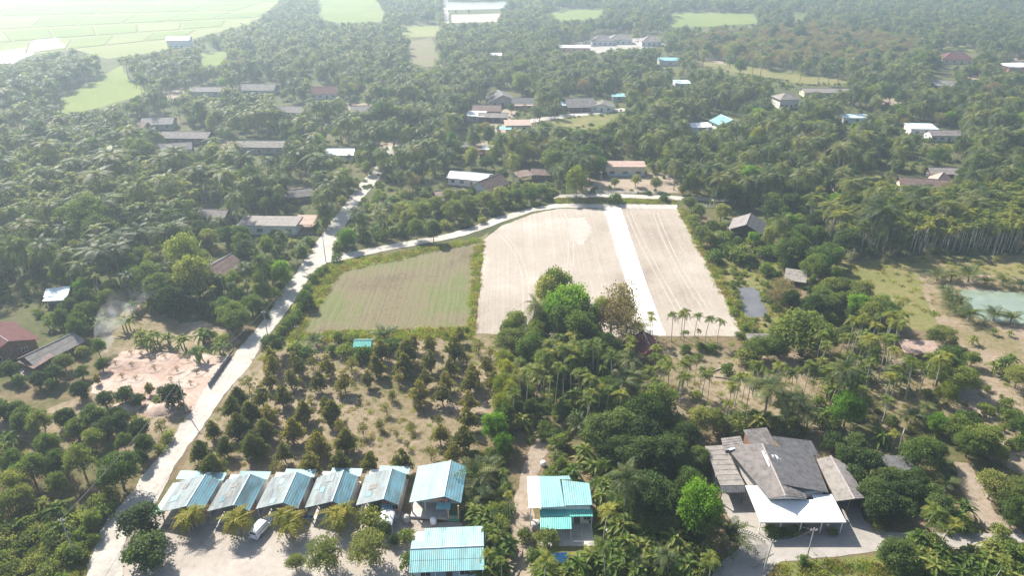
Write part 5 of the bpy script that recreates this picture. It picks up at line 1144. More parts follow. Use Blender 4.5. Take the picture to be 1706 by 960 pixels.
# hand-read crowns may not stand over the two white roads
ROADS = [[(145, 965), (165, 890), (222, 820), (287, 737), (337, 655), (411, 567), (468, 491), (505, 437), (545, 385), (562, 385), (549, 430), (492, 498), (438, 574), (353, 690), (283, 795), (240, 860), (205, 910), (203, 965)]]
kept = []
for r in REC:
    if r['kind'] in ('bush', 'pale_bush') or (abs(proj(r['x'], r['y'], 3)[0] - 238) < 14 and proj(r['x'], r['y'], 3)[1] > 850): kept.append(r); continue
    good = False
    for st in range(10):
        pts = [proj(r['x'] + f * r['r'] * .8, r['y'], r['h'] * z) for f, z in ((0, 0), (-1, .55), (1, .55), (0, .9), (-.7, .25), (.7, .25))]
        A_, B_ = np.array([p[0] for p in pts]), np.array([p[1] for p in pts])
        hit = [i for i in range(len(pts)) if any(pip(A_[i:i + 1], B_[i:i + 1], q)[0] for q in ROADS)]
        if not hit: good = True; break
        r['x'] += .6 if all(i in (1, 4) for i in hit) else -.6
    if good: kept.append(r)
REC[:] = kept
NHAND = len(REC)

# ---- woods and plantations filled at random
ALL = [(-60, -55), (1766, -55), (1766, 1010), (-60, 1010)]
FILL = []
def fill(poly, spacing, mix, jit=.42, exclude=True):
    FILL.append((poly, spacing, mix, jit))
H = dict(evergreen_tree=(4.5, 11), leafy_tree=(4, 10), olive_tree=(4, 10), dry_tree=(5, 10), bamboo_clump=(6, 10), coconut_palm=(8, 15.5), areca_palm=(6.5, 10.5), banana_plant=(3, 4.2), bush=(1.6, 3), pale_bush=(1.4, 2.6), young_coconut_palm=(2.6, 4.5), durian_tree=(3, 5), round_fruit_tree=(3.6, 5.2), bright_tree=(6, 9))
fill([(1335, 372), (1500, 350), (1766, 340), (1766, 426), (1405, 423), (1372, 403)], 2.15, dict(areca_palm=.97, coconut_palm=.03), .3)
fill([(-60, 320), (60, 282), (200, 285), (330, 300), (410, 330), (400, 372), (260, 395), (120, 385), (-60, 410)], 2.7, dict(areca_palm=.93, coconut_palm=.05, evergreen_tree=.02), .35)
fill([(1330, 640), (1390, 590), (1440, 560), (1480, 545), (1560, 600), (1590, 640), (1560, 690), (1400, 690), (1330, 670)], 3.0, dict(areca_palm=.9, banana_plant=.1), .4)
NF1 = [(1085, 575), (1340, 585), (1340, 690), (1280, 715), (1110, 700)]
fill([(860, 600), (1080, 590), (1100, 690), (960, 725), (880, 715)], 3.4, dict(areca_palm=.72, leafy_tree=.12, banana_plant=.16), .45)
fill([(-60, 160), (80, 110), (190, 100), (165, 150), (95, 215), (60, 270), (-60, 300)], 6.0, dict(coconut_palm=.93, evergreen_tree=.07))
fill([(620, -40), (735, -40), (735, 60), (800, 40), (1000, 50), (960, 100), (760, 130), (740, 100), (650, 60)], 6.6, dict(coconut_palm=.9, leafy_tree=.1))
fill([(440, 30), (530, 0), (560, 50), (420, 110), (350, 110), (380, 70)], 6.6, dict(coconut_palm=.8, leafy_tree=.2))
fill([(1140, 70), (1300, 50), (1530, 70), (1520, 115), (1300, 118), (1150, 100)], 6.4, dict(dry_tree=.62, evergreen_tree=.14, olive_tree=.1, leafy_tree=.14))
fill([(1500, 40), (1766, 40), (1766, 62), (1500, 62)], 6.5, dict(coconut_palm=.95, evergreen_tree=.05))
fill([(-60, 860), (120, 850), (130, 1010), (-60, 1010)], 3.0, dict(pale_bush=.82, bush=.1, banana_plant=.08))
fill([(1490, 925), (1766, 915), (1766, 1010), (1490, 1010)], 2.8, dict(banana_plant=.2, bush=.45, pale_bush=.25, areca_palm=.1))
fill([(900, 900), (1190, 900), (1180, 1010), (890, 1010)], 3.0, dict(banana_plant=.5, bush=.4, areca_palm=.1))
fill([(560, 330), (930, 310), (920, 338), (800, 375), (560, 415)], 4.2, dict(pale_bush=.4, bush=.45, banana_plant=.15))
fill([(1128, 350), (1250, 350), (1330, 420), (1300, 470), (1230, 440), (1190, 430)], 5.0, dict(olive_tree=.3, leafy_tree=.35, bush=.3, coconut_palm=.05))
fill([(-60, 400), (420, 400), (540, 380), (470, 480), (380, 560), (200, 510), (100, 560), (-60, 580)], 4.8, dict(evergreen_tree=.2, leafy_tree=.22, coconut_palm=.24, areca_palm=.12, olive_tree=.14, banana_plant=.08))
fill([(-60, 260), (560, 260), (560, 410), (-60, 410)], 4.8, dict(coconut_palm=.50, areca_palm=.14, evergreen_tree=.14, leafy_tree=.12, olive_tree=.1))
fill([(965, 690), (1190, 690), (1190, 900), (1000, 900), (990, 780)], 4.2, dict(evergreen_tree=.2, leafy_tree=.2, banana_plant=.35, bush=.25))
NOFILL = [[(1430, 850), (1766, 850), (1766, 928), (1480, 928)], [(780, 690), (965, 690), (990, 780), (1000, 900), (890, 1010), (780, 1010)], NF1, [(-60, 640), (310, 680), (200, 860), (-60, 860)], [(1430, 690), (1766, 620), (1766, 900), (1440, 900)], [(300, 800), (318, 745), (420, 600), (560, 556), (835, 553), (838, 690), (775, 790), (660, 800)], [(40, 590), (140, 560), (200, 500), (390, 540), (380, 600), (300, 740), (170, 690), (60, 660)], [(200, 840), (690, 790), (790, 870), (830, 1010), (190, 1010)], [(500, 440), (800, 395), (790, 570), (430, 610)], [(1190, 430), (1310, 430), (1310, 580), (1200, 570)], [(1520, 440), (1766, 440), (1766, 640), (1600, 600)], [(790, 560), (835, 560), (838, 700), (800, 760)], [(1180, 720), (1440, 720), (1480, 1010), (1180, 1010)], [(1405, 430), (1766, 428), (1766, 470), (1560, 480), (1500, 540), (1420, 500)], [(1240, 560), (1340, 560), (1340, 620), (1240, 620)], [(780, 545), (1260, 560), (1255, 580), (780, 570)], [(1590, 600), (1700, 610), (1700, 700), (1600, 660)], [(1128, 335), (1180, 335), (1250, 570), (1230, 570)]]
fill([(-60, -55), (1766, -55), (1766, 130), (-60, 130)], 6.6, dict(coconut_palm=.62, leafy_tree=.12, evergreen_tree=.10, olive_tree=.1, dry_tree=.06))
fill([(560, 120), (1766, 120), (1766, 345), (1140, 345), (560, 345)], 5.4, dict(coconut_palm=.52, areca_palm=.08, leafy_tree=.13, evergreen_tree=.09, olive_tree=.12, dry_tree=.03, bamboo_clump=.03))
fill([(-60, 120), (560, 120), (560, 270), (-60, 330)], 5.4, dict(coconut_palm=.58, areca_palm=.06, evergreen_tree=.12, leafy_tree=.14, olive_tree=.1))
fill(ALL, 6.5, dict(leafy_tree=.35, evergreen_tree=.2, olive_tree=.2, bush=.2, coconut_palm=.05))

done = []
cand = []
for poly, sp, mix, jit in FILL:
    W = np.array([P(a, max(b, -70)).to_2d() for a, b in poly]); x0, y0 = W.min(0); x1, y1 = W.max(0)
    SC = .80 if sp > 4.5 else 1.0
    sp = sp * SC
    nx, ny = int((x1 - x0) / sp) + 1, int((y1 - y0) / sp) + 1
    gx, gy = np.meshgrid(np.arange(nx), np.arange(ny)); gx = gx.ravel().astype(float); gy = gy.ravel().astype(float)
    x = x0 + (gx + .5 * (gy % 2) + nr.uniform(-jit, jit, gx.size)) * sp; y = y0 + (gy + nr.uniform(-jit, jit, gx.size)) * sp
    px, py = proj(x, y, np.zeros_like(x))
    ok = pip(px, py, poly) & (px > -70) & (px < 1776) & (py > -60) & (py < 1015)
    for d in done: ok &= ~pip(px, py, d)
    for d in NOFILL: ok &= ~pip(px, py, d)
    done.append(poly)
    gap = np.sin(x * .071 + 1.3 * np.sin(y * .043)) * np.sin(y * .059 + 1.7 * np.sin(x * .037)) + .35 * np.sin(x * .21 + y * .17)
    if SC < 1: ok &= (gap < .72) & (nr.random(x.size) > .06)
    x, y = x[ok], y[ok]; ks = list(mix); kk = nr.choice(len(ks), x.size, p=np.array(list(mix.values())) / sum(mix.values()))
    for a, b, k in zip(x, y, kk):
        kind = ks[k]; lo, hi = H[kind]
        if SC < 1 and kind in ('leafy_tree', 'olive_tree') and nr.random() < .10: kind = 'bright_tree'; lo, hi = 5, 9
        em = 1.55 if SC < 1 and kind not in ('coconut_palm', 'areca_palm') and nr.random() < .07 else 1.0
        cand.append((kind, a, b, nr.uniform(lo, hi) * em * (.86 if SC < 1 else 1), (.80 if kind == 'coconut_palm' else .88) if SC < 1 else 1.0))
# no crown in front of what must stay in view, on a building or inside a hand-placed trunk
cx = np.array([c[1] for c in cand]); cyy = np.array([c[2] for c in cand]); ch = np.array([c[3] for c in cand])
cr = np.array([PROTO[c[0]][0]['r'] * c[3] / PROTO[c[0]][0]['h'] * c[4] for c in cand])
bad = np.zeros(len(cand), bool)
samples = [proj(cx, cyy, np.zeros_like(cx)), proj(cx, cyy, ch * .95), proj(cx - cr * .75, cyy, ch * .65), proj(cx + cr * .75, cyy, ch * .65), proj(cx, cyy, ch * .5)]
for poly in KEEP:
    xs = [p[0] for p in poly]; ys = [p[1] for p in poly]
    for a, b in samples:
        near = (a > min(xs)) & (a < max(xs)) & (b > min(ys)) & (b < max(ys)) & ~bad
        if near.any():
            i = np.nonzero(near)[0]; bad[i] |= pip(a[i], b[i], poly)
for fx, fy, fr_ in FOOT: bad |= (cx - fx) ** 2 + (cyy - fy) ** 2 < (fr_ + cr * .35) ** 2
for r in REC[:NHAND]:
    if r['h'] > 5: bad |= (cx - r['x']) ** 2 + (cyy - r['y']) ** 2 < (max(1.0, r['r'] * .55)) ** 2
for i in np.nonzero(~bad)[0]:
    k, a, b, h, q_ = cand[i]; rec(k, a, b, h, PROTO[k][0]['r'] * h / PROTO[k][0]['h'] * q_ * nr.uniform(.78, 1.22))

# ---- labels by place
AREA = [([(560, -60), (1140, -60), (1140, 130), (560, 130)], 'in the far coconut wood below the walled compound'),
        ([(-100, -60), (560, -60), (560, 130), (-100, 130)], 'at the edge of the rice plain'),
        ([(1140, -60), (1800, -60), (1800, 130), (1140, 130)], 'in the far wood behind the cream hip-roofed house'),
        ([(-100, 130), (560, 130), (560, 265), (-100, 290)], 'around the village with the long school building'),
        ([(-100, 260), (560, 260), (540, 400), (-100, 420)], 'in the dense plantation north-west of the white road'),
        ([(-100, 400), (560, 380), (430, 560), (200, 510), (-100, 560)], 'in the dark grove left of the white road'),
        ([(560, 120), (1140, 120), (1140, 345), (560, 440)], 'in the hamlet wood behind the branch road'),
        ([(1140, 120), (1800, 120), (1800, 335), (1140, 335)], 'in the palm wood above the brown tiled house'),
        ([(1300, 330), (1800, 330), (1800, 432), (1370, 432)], 'in the dense plantation above the green pond'),
        ([(1520, 430), (1800, 430), (1800, 600), (1520, 600)], 'on the bank of the green fish pond'),
        ([(1110, 330), (1420, 330), (1420, 560), (1230, 560)], 'between the pale field and the grass meadow'),
        ([(-100, 500), (420, 500), (300, 760), (140, 990), (-100, 990)], 'between the sandy lot and the white road'),
        ([(300, 800), (420, 560), (838, 540), (838, 690), (775, 795)], 'in the dry orchard behind the blue roofs'),
        ([(200, 800), (700, 800), (700, 990), (200, 990)], 'in the yard of the blue row houses'),
        ([(760, 700), (880, 690), (860, 990), (700, 990)], 'between the blue houses and the footpath'),
        ([(820, 440), (1110, 440), (1110, 710), (840, 730)], 'in the tall grove below the pale field'),
        ([(860, 690), (1200, 690), (1250, 990), (860, 990)], 'between the teal house and the grey house'),
        ([(1080, 540), (1600, 520), (1600, 720), (1080, 720)], 'in the brown clearing behind the grey house'),
        ([(1240, 700), (1800, 600), (1800, 900), (1430, 900)], 'right of the grey house along the dirt track'),
        ([(1180, 860), (1500, 860), (1500, 990), (1180, 990)], 'at the white awning of the grey house'),
        ([(1470, 890), (1800, 890), (1800, 1010), (1470, 1010)], 'below the lane leading away from the grey house')]
ADJ = dict(evergreen_tree=('dark dense evergreen tree', 'tree'), leafy_tree=('mid-green leafy tree', 'tree'), olive_tree=('pale olive feathery tree', 'tree'), dry_tree=('thin brownish dry tree', 'tree'),
           bamboo_clump=('yellow-green bamboo clump', 'bamboo'), bright_tree=('vivid light-green tree', 'tree'), durian_tree=('olive cone-shaped orchard tree', 'fruit tree'), dark_durian_tree=('dark green cone-shaped orchard tree', 'fruit tree'),
           sparse_durian_tree=('half-bare sparse orchard tree', 'fruit tree'), round_fruit_tree=('dark rounded fruit tree', 'fruit tree'), bush=('low green bush', 'bush'), pale_bush=('low pale olive bush', 'bush'),
           coconut_palm=('feathery coconut palm', 'palm'), areca_palm=('slender pale-stemmed areca palm', 'palm'), young_coconut_palm=('short young coconut palm', 'palm'), yellow_cane_palm=('yellow-green clustered cane palm', 'palm'), banana_plant=('broad-leaved banana plant', 'banana plant'))
def place_phrase(x, y):
    px, py = proj(x, y, 0.0); a, b = np.array([px]), np.array([py])
    for poly, ph in AREA:
        if pip(a, b, poly)[0]: return ph
    return 'on open ground beside the fields'

def make_label(adj, r):
    """size word, kind, and the building it stands beside or else the part of the land it stands in"""
    hm = HMED[r['kind']]; q = r['h'] / hm
    size = 'notably tall ' if q > 1.16 else 'notably small ' if q < .84 else ''
    best = None
    for x, y, rad, lb in LAND:
        d = math.hypot(r['x'] - x, r['y'] - y) - rad
        if d < 9 and (best is None or d < best[0]): best = (d, x, y, lb)
    if best:
        side = 'in front of' if r['y'] < best[2] - 2.5 else 'behind' if r['y'] > best[2] + 2.5 else 'beside'
        w = (size + adj + ' ' + side + ' the ' + best[3]).split()
        cut = 16
        while len(w) > cut or w[-1] in ('a', 'the', 'of', 'with', 'at', 'and', 'in', 'on', 'by', 'to', 'its', 'beside', 'behind', 'below', 'above', 'under', 'from'): w = w[:min(cut, len(w) - 1)]
        return ' '.join(w)
    return size + adj + ' ' + place_phrase(r['x'], r['y'])
CAP = 300
by = {}
for r in REC: by.setdefault(r['kind'], []).append(r)
HMED = {k: float(np.median([r['h'] for r in v])) for k, v in by.items()}
def depth_of(r): return r['y'] * CP - (0 - CAMH) * SP
def visible(r):
    a, b = proj(r['x'], r['y'], r['h'] * .6); return -5 < a < 1711 and -5 < b < 965

def instancer(name, meshes, recs, label, cat):
    """one countless mass: points that carry a plant each (geometry nodes)"""
    col = bpy.data.collections.new(name + '_sources')
    for k, me in enumerate(meshes):
        o = bpy.data.objects.new('%s_source' % name, me); col.objects.link(o)
    order = sorted(range(len(meshes)), key=lambda k: col.objects[k].name)
    me = bpy.data.meshes.new(name); me.from_pydata([(r['x'], r['y'], r.get('z', 0.0)) for r in recs], [], [])
    at = me.attributes.new('pick', 'INT', 'POINT'); at.data.foreach_set('value', [r['var'] for r in recs])
    at = me.attributes.new('turn', 'FLOAT_VECTOR', 'POINT'); at.data.foreach_set('vector', [c for r in recs for c in (0, 0, r['rot'])])
    at = me.attributes.new('size', 'FLOAT_VECTOR', 'POINT'); at.data.foreach_set('vector', [c for r in recs for c in (r['sr'], r['sr'], r['sh'])])
    ob = obj(name, me); tag(ob, label, cat, None, 'stuff')
    ng = bpy.data.node_groups.new(name + '_scatter', 'GeometryNodeTree')
    ng.interface.new_socket('Geometry', in_out='INPUT', socket_type='NodeSocketGeometry'); ng.interface.new_socket('Geometry', in_out='OUTPUT', socket_type='NodeSocketGeometry')
    N, Lk = ng.nodes, ng.links
    gi, go = N.new('NodeGroupInput'), N.new('NodeGroupOutput')
    ci = N.new('GeometryNodeCollectionInfo'); ci.inputs['Collection'].default_value = col; ci.inputs['Separate Children'].default_value = True; ci.inputs['Reset Children'].default_value = True
    ip = N.new('GeometryNodeInstanceOnPoints'); ip.inputs['Pick Instance'].default_value = True
    def attr(nm, tp):
        a = N.new('GeometryNodeInputNamedAttribute'); a.data_type = tp; a.inputs['Name'].default_value = nm
        return a.outputs['Attribute']
    mp = N.new('GeometryNodeMeshToPoints')
    Lk.new(gi.outputs[0], mp.inputs['Mesh']); Lk.new(mp.outputs[0], ip.inputs['Points']); Lk.new(ci.outputs[0], ip.inputs['Instance'])
    Lk.new(attr('pick', 'INT'), ip.inputs['Instance Index']); Lk.new(attr('turn', 'FLOAT_VECTOR'), ip.inputs['Rotation']); Lk.new(attr('size', 'FLOAT_VECTOR'), ip.inputs['Scale'])
    Lk.new(ip.outputs[0], go.inputs[0])
    md = ob.modifiers.new('scatter', 'NODES'); md.node_group = ng
    return ob

MASS = dict(evergreen_tree='mass of dark evergreen trees in the far hazy woods', leafy_tree='mass of mid-green trees in the far hazy woods', olive_tree='mass of pale olive trees in the far hazy woods', bright_tree='far vivid green trees in the woods', dry_tree='mass of brownish dry trees in the far wood',
            bamboo_clump='far bamboo clumps in the woods', coconut_palm='sea of far coconut palms fading into haze', areca_palm='packed areca palms of the plantations', bush='low green scrub between the trees', pale_bush='low pale scrub between the trees', banana_plant='massed banana plants between the groves')
for kind, rs in by.items():
    rs.sort(key=lambda r: (not visible(r), depth_of(r)))
    ind, rest = rs[:CAP], rs[CAP:]
    adj, cat = ADJ[kind]
    for r in ind:
        p = PROTO[kind][r['var']]; lab = make_label(adj, r); grp = lab + ' (alike)'
        d = depth_of(r); big = r['h'] * FPX / d
        if big > 24 and visible(r):
            o = empty(kind, (r['x'], r['y'], 0), r['rot'], lab, cat, grp); o.scale = (r['sr'], r['sr'], r['sh'])
            obj('trunk', p['trunk'], o)
            if 'fr' in p and d < 165 and kind != 'areca_palm' and r['r'] * FPX / d > 14:
                for M, q in p['fr']:
                    f = obj('frond', p['fronds'][q], o); f.matrix_local = M
            else: obj(p['crown_name'], p['crown'], o)
        else:
            o = obj(kind, p['whole']); o.location = (r['x'], r['y'], 0); o.rotation_euler = (0, 0, r['rot']); o.scale = (r['sr'], r['sr'], r['sh']); tag(o, lab, cat, grp)
    if rest:
        instancer({'coconut_palm': 'coconut_grove', 'areca_palm': 'areca_plantation'}.get(kind, kind.replace('_tree', '_wood') if '_tree' in kind else kind + '_thicket'), [q['whole'] for q in PROTO[kind]], rest, MASS.get(kind, 'far ' + adj + ' mass'), cat)
print('PLANTS', {k: len(v) for k, v in by.items()})

# ---- undergrowth and grass
def scatter(poly, sp, kinds, smin, smax, zmax=None, avoid=True):
    W = np.array([P(a, b).to_2d() for a, b in poly]); x0, y0 = W.min(0); x1, y1 = W.max(0)
    n = int((x1 - x0) * (y1 - y0) / sp ** 2); x = nr.uniform(x0, x1, n); y = nr.uniform(y0, y1, n)
    px, py = proj(x, y, np.zeros_like(x)); ok = pip(px, py, poly)
    if avoid:
        for k in KEEP: ok &= ~pip(px, py, k)
    for fx, fy, fr_ in FOOT: ok &= (x - fx) ** 2 + (y - fy) ** 2 > (fr_ * .8) ** 2
    out = []
    for a, b in zip(x[ok], y[ok]):
        s = nr.uniform(smin, smax); out.append(dict(x=a, y=b, sr=s * nr.uniform(.9, 1.3), sh=s * nr.uniform(.7, 1.2), rot=nr.uniform(0, 6.28), var=0))
    return out
under = []
for poly, sp in (([(-60, 255), (560, 255), (540, 390), (430, 540), (200, 510), (60, 580), (-60, 600)], 3.4), ([(560, 130), (1766, 130), (1766, 430), (1380, 425), (1250, 350), (1130, 335), (900, 320), (560, 410)], 4.2),
                 ([(840, 570), (1090, 580), (1100, 690), (1190, 760), (1190, 960), (1000, 960), (990, 780), (840, 720)], 2.0), ([(-60, 840), (190, 850), (130, 960), (-60, 960)], 3.2), ([(1345, 600), (1620, 540), (1720, 700), (1720, 900), (1440, 880), (1400, 720), (1345, 700)], 5.5),
                 ([(1180, 400), (1400, 420), (1480, 560), (1240, 600)], 2.6), ([(1480, 915), (1720, 910), (1720, 970), (1480, 970)], 1.8), ([(780, 760), (850, 740), (845, 970), (800, 970)], 1.5)):
    under += scatter(poly, sp, None, .3, .85)
for r in under: r['var'] = int(nr.integers(0, 7))
instancer('undergrowth', [q['whole'] for q in PROTO['bush'] + PROTO['pale_bush']], under, 'low scrubby undergrowth beneath the trees', 'undergrowth')
gr = []
for poly, sp in (([(300, 800), (318, 745), (420, 600), (560, 560), (835, 555), (838, 690), (775, 775), (660, 795)], 2.4), ([(1190, 430), (1310, 430), (1310, 575), (1240, 575)], 1.4), ([(0, 860), (150, 850), (160, 890), (140, 965), (0, 965)], .7), ([(60, 690), (315, 690), (262, 772), (0, 760)], 2.2), ([(1110, 560), (1260, 562), (1340, 640), (1700, 640), (1700, 860), (1440, 700), (1100, 690)], 2.4)):
    gr += scatter(poly, sp, None, .5, 1.2)
for poly, sp in (([(1290, 945), (1470, 930), (1480, 965), (1285, 965)], 1.0), ([(1400, 440), (1540, 430), (1706, 432), (1706, 455), (1550, 465), (1560, 530), (1480, 530), (1420, 490)], 3.0), ([(440, 590), (515, 480), (553, 440), (566, 452), (545, 490), (500, 557), (460, 575)], .8), ([(553, 440), (800, 397), (800, 404), (600, 447), (560, 456)], .9), ([(788, 420), (806, 400), (790, 556), (782, 546)], .9), ([(1128, 349), (1140, 349), (1188, 435), (1255, 562), (1240, 561), (1175, 435)], .9), ([(490, 556), (790, 546), (790, 566), (480, 570)], .8), ([(930, 331), (1125, 334), (1125, 340), (930, 339)], .6)):
    gr += scatter(poly, sp, None, .7, 1.7, avoid=False)
for r in gr: r['var'] = int(nr.integers(0, 6))
instancer('grass', [q['whole'] for q in PROTO['grass_tuft'] + PROTO['dry_grass_tuft']], gr, 'short green and dry grass tufts on open ground and verges', 'grass')
print('UNDER', len(under), 'GRASS', len(gr))

# ---------------------------------------------------------------- small things
# white van parked in front of the third row house
ra, fa = P(424, 899), P(451, 868); dv = (fa - ra); mid = (ra + fa) / 2
van = empty('van', (mid.x, mid.y, .06), math.atan2(dv.y, dv.x), 'white estate van parked in the sandy yard', 'van')
def loft(secs):
    """cross-sections (x, half width bottom, half width top, z bottom, z top) joined along x with chamfered shoulders"""
    mb = MB(); rings = []
    for x, wb, wt, z0, z1 in secs:
        rings.append([(x, -wb, z0), (x, wb, z0), (x, wb * 1.02, (z0 + z1) / 2), (x, wt, z1 - .04), (x, wt * .9, z1), (x, -wt * .9, z1), (x, -wt, z1 - .04), (x, -wb * 1.02, (z0 + z1) / 2)])
    vs = [v for r in rings for v in r]; n = 8; fs = []
    for k in range(len(secs) - 1):
        for j in range(n): fs.append((k * n + j, (k + 1) * n + j, (k + 1) * n + (j + 1) % n, k * n + (j + 1) % n))
    fs += [tuple(range(n)), tuple((len(secs) - 1) * n + j for j in range(n))[::-1]]
    return mb.add(vs, fs)
bd = loft([(-2.4, .80, .78, .42, .95), (-2.3, .86, .84, .35, 1.02), (1.1, .87, .84, .33, 1.02), (1.35, .87, .82, .33, 1.0), (2.2, .83, .74, .36, .90), (2.42, .74, .66, .42, .78)]).build('body', 'car_white', van, True)
cb = loft([(-2.32, .80, .66, 1.0, 1.60), (-2.05, .80, .66, 1.0, 1.74), (.1, .80, .66, 1.0, 1.76), (.55, .80, .62, 1.0, 1.66), (1.3, .80, .70, .98, 1.04)]).build('cabin', 'car_white', van, True)
for s in (-1, 1):
    for x0, x1 in ((-2.05, -1.05), (-.98, -.1), (-.03, .6)):
        MB().add([(x0, s * .822, 1.08), (x1, s * .822, 1.08), (x1 - .06 - (.22 if x1 > .3 else 0), s * .715, 1.6), (x0 + .04, s * .715, 1.6)], [(0, 1, 2, 3)]).build('side_window', 'glass_dark', van)
    for x in (-1.45, 1.45):
        w_ = MB().cyl((x, s * .80, .33), (0, 1, 0), .33, .11, 16).build('wheel', 'rubber', van); MB().cyl((x, s * .915, .33), (0, 1, 0), .19, .01, 12).build('rim', 'rim_metal', w_)
    MB().box(-2.45, -2.40, s * .66 - .1, s * .66 + .1, .62, .95).build('tail_light', 'lamp_red', van)
    MB().box(2.36, 2.43, s * .56 - .14, s * .56 + .14, .58, .72).build('headlight', 'lamp_clear', van)
    MB().box(.62, .78, min(s * .86, s * 1.0), max(s * .86, s * 1.0), 1.05, 1.18).build('wing_mirror', 'car_white', van)
MB().add([(.62, -.6, 1.66), (.62, .6, 1.66), (1.28, .68, 1.08), (1.28, -.68, 1.08)], [(0, 1, 2, 3)]).build('windscreen', 'glass_dark', van)
MB().add([(-2.345, -.62, 1.1), (-2.345, .62, 1.1), (-2.33, .56, 1.56), (-2.33, -.56, 1.56)], [(0, 1, 2, 3)]).build('rear_window', 'glass_dark', van)
MB().box(-2.5, -2.38, -.82, .82, .36, .56).build('bumper', 'plastic_white', van); MB().box(2.36, 2.5, -.74, .74, .36, .54).build('bumper', 'plastic_white', van)
for y in (-.5, .5): MB().tube([(-2.0, y, 1.80), (.1, y, 1.81)], .025, 5).build('roof_rail', 'rim_metal', van)

# utility poles and their wires
PT = {}
def pole(key, px, py, h, label, lean=0.0):
    p = P(px, py); o = empty('utility_pole', (p.x, p.y, 0), 0, label, 'utility pole', None)
    MB().tube([(0, 0, -.2), (lean * h, 0, h)], [.13, .08], 8).build('pole', 'pole_concrete', o)
    MB().box(lean * h - .55, lean * h + .55, -.04, .04, h - .5, h - .4).build('crossarm', 'pole_concrete', o)
    for x in (-.45, 0, .45): MB().tube([(lean * h + x, 0, h - .4), (lean * h + x, 0, h - .2)], .05, 6).build('insulator', 'frame_white', o)
    PT[key] = Vector((p.x + lean * h, p.y, h - .2))
pole('a', 128, 935, 9, 'concrete utility pole in the grass below the road bend')
pole('b', 311, 688, 8, 'utility pole beside the sandy lot entrance')
pole('c', 543, 437, 8.5, 'utility pole at the fork of the white road')
pole('d', 446, 560, 7, 'utility pole beside the dark roadside bush')
pole('e', 1345, 927, 6, 'grey utility pole in front of the white awning')
pole('f', 1271, 955, 7, 'dark leaning utility pole on the concrete yard', .06)
pole('g', 925, 322, 8, 'concrete pole under the big pale tree by the dirt road')
pole('h', 1000, 320, 8, 'concrete pole in front of the cream bungalow')
pole('i', 858, 325, 8, 'concrete pole beside the brown gabled white house')
pole('j', 1583, 325, 8, 'white pole in front of the brown tiled house')
pole('k', 500, 585, 7, 'thin pole at the top corner of the orchard')
def wire(a, b, sag=.9):
    A, B = PT[a] if isinstance(a, str) else a, PT[b] if isinstance(b, str) else b
    pts = [A.lerp(B, t / 10) - Vector((0, 0, sag * 4 * (t / 10) * (1 - t / 10))) for t in range(11)]
    o = MB().tube(pts, .028, 4).build('overhead_wire', 'wire'); return o
for k, (a, b, lb) in enumerate([('a', 'b', 'overhead wire along the lower white road'), ('b', 'd', 'overhead wire past the sandy lot'), ('d', 'c', 'overhead wire to the road fork'), ('i', 'g', 'overhead wire beside the brown gabled house'), ('g', 'h', 'overhead wire in front of the cream bungalow'), ('f', 'e', 'overhead wire over the concrete yard')]):
    tag(wire(a, b), lb, 'wire')
tag(wire('e', P(1325, 872, 2.95), .4), 'service wire from the pole to the white awning', 'wire')
tag(wire(P(962, 915, .6) + Vector((0, -2, 0)), P(973, 858, 3.0), .1), 'thin cable running down from the teal roof to the lawn', 'wire')

# planting rings with dry seedlings on the sandy lot
rr = random.Random(5)
def torus(R0, hh, w, seed):
    q = random.Random(seed); mb = MB(); n = 20; vs = []
    for k in range(n):
        a = 2 * math.pi * k / n; j = q.uniform(.55, 1.3)
        for rad, z in ((R0 + w * q.uniform(.8, 1.25), -.02), (R0 + w * .35, hh * j), (R0 - w * .2, hh * .9 * j), (R0 - w, .0)): vs.append((rad * math.cos(a), rad * math.sin(a), z))
    return mb.add(vs, [(k * 4 + i, ((k + 1) % n) * 4 + i, ((k + 1) % n) * 4 + i + 1, k * 4 + i + 1) for k in range(n) for i in range(3)])
for x, y in [(880, 600), (1030, 620), (1180, 630), (1270, 725), (815, 675), (945, 530), (1100, 545), (1250, 560), (875, 520), (1310, 650), (1140, 705), (1000, 560), (1200, 545), (770, 590), (905, 690)]:
    p = P(x / 4, 460 + y / 4); o = empty('planting_ring', (p.x, p.y, .06), rr.uniform(0, 6), 'raised soil ring round a dry seedling on the sandy lot', 'planting ring', 'soil rings on the sandy lot')
    torus(1.35 * rr.uniform(.8, 1.15), .20, .8, x).build('soil_ring', 'm_sand', o, True)
    sd = MB()
    for k in range(9):
        a = k * 2.4; sd.tube([(0, 0, 0), (.25 * math.cos(a), .25 * math.sin(a), .5), (.5 * math.cos(a), .5 * math.sin(a), .75 + .05 * (k % 3))], [.03, .02, .006], 4)
    sd.build('seedling', 'bark', o); lv = crown_leaves(np.random.default_rng(x), [(0, 0, .7, .5, .4)], 60, .1); obj('leaves', mesh_np('leaves', lv[0], lv[1], ['leaf_dry']), o)
def mound(name, px, py, r, h, mat, label, cat, seed=1):
    q = random.Random(seed); p = P(px, py); mb = MB(); n = 18; vs = [(0, 0, h)]
    for i, f in enumerate((.3, .6, .85, 1.0)):
        for k in range(n):
            a = 2 * math.pi * k / n; j = q.uniform(.9, 1.1); vs.append((r * f * j * math.cos(a), r * .75 * f * j * math.sin(a), h * (1 - f) ** .8 * j - (.05 if f == 1 else 0)))
    fs = [(0, 1 + k, 1 + (k + 1) % n) for k in range(n)]
    for i in range(3): fs += [(1 + i * n + k, 1 + (i + 1) * n + k, 1 + (i + 1) * n + (k + 1) % n, 1 + i * n + (k + 1) % n) for k in range(n)]
    o = mb.add(vs, fs).build(name, mat, None, True); o.location = (p.x, p.y, .05); return tag(o, label, cat)
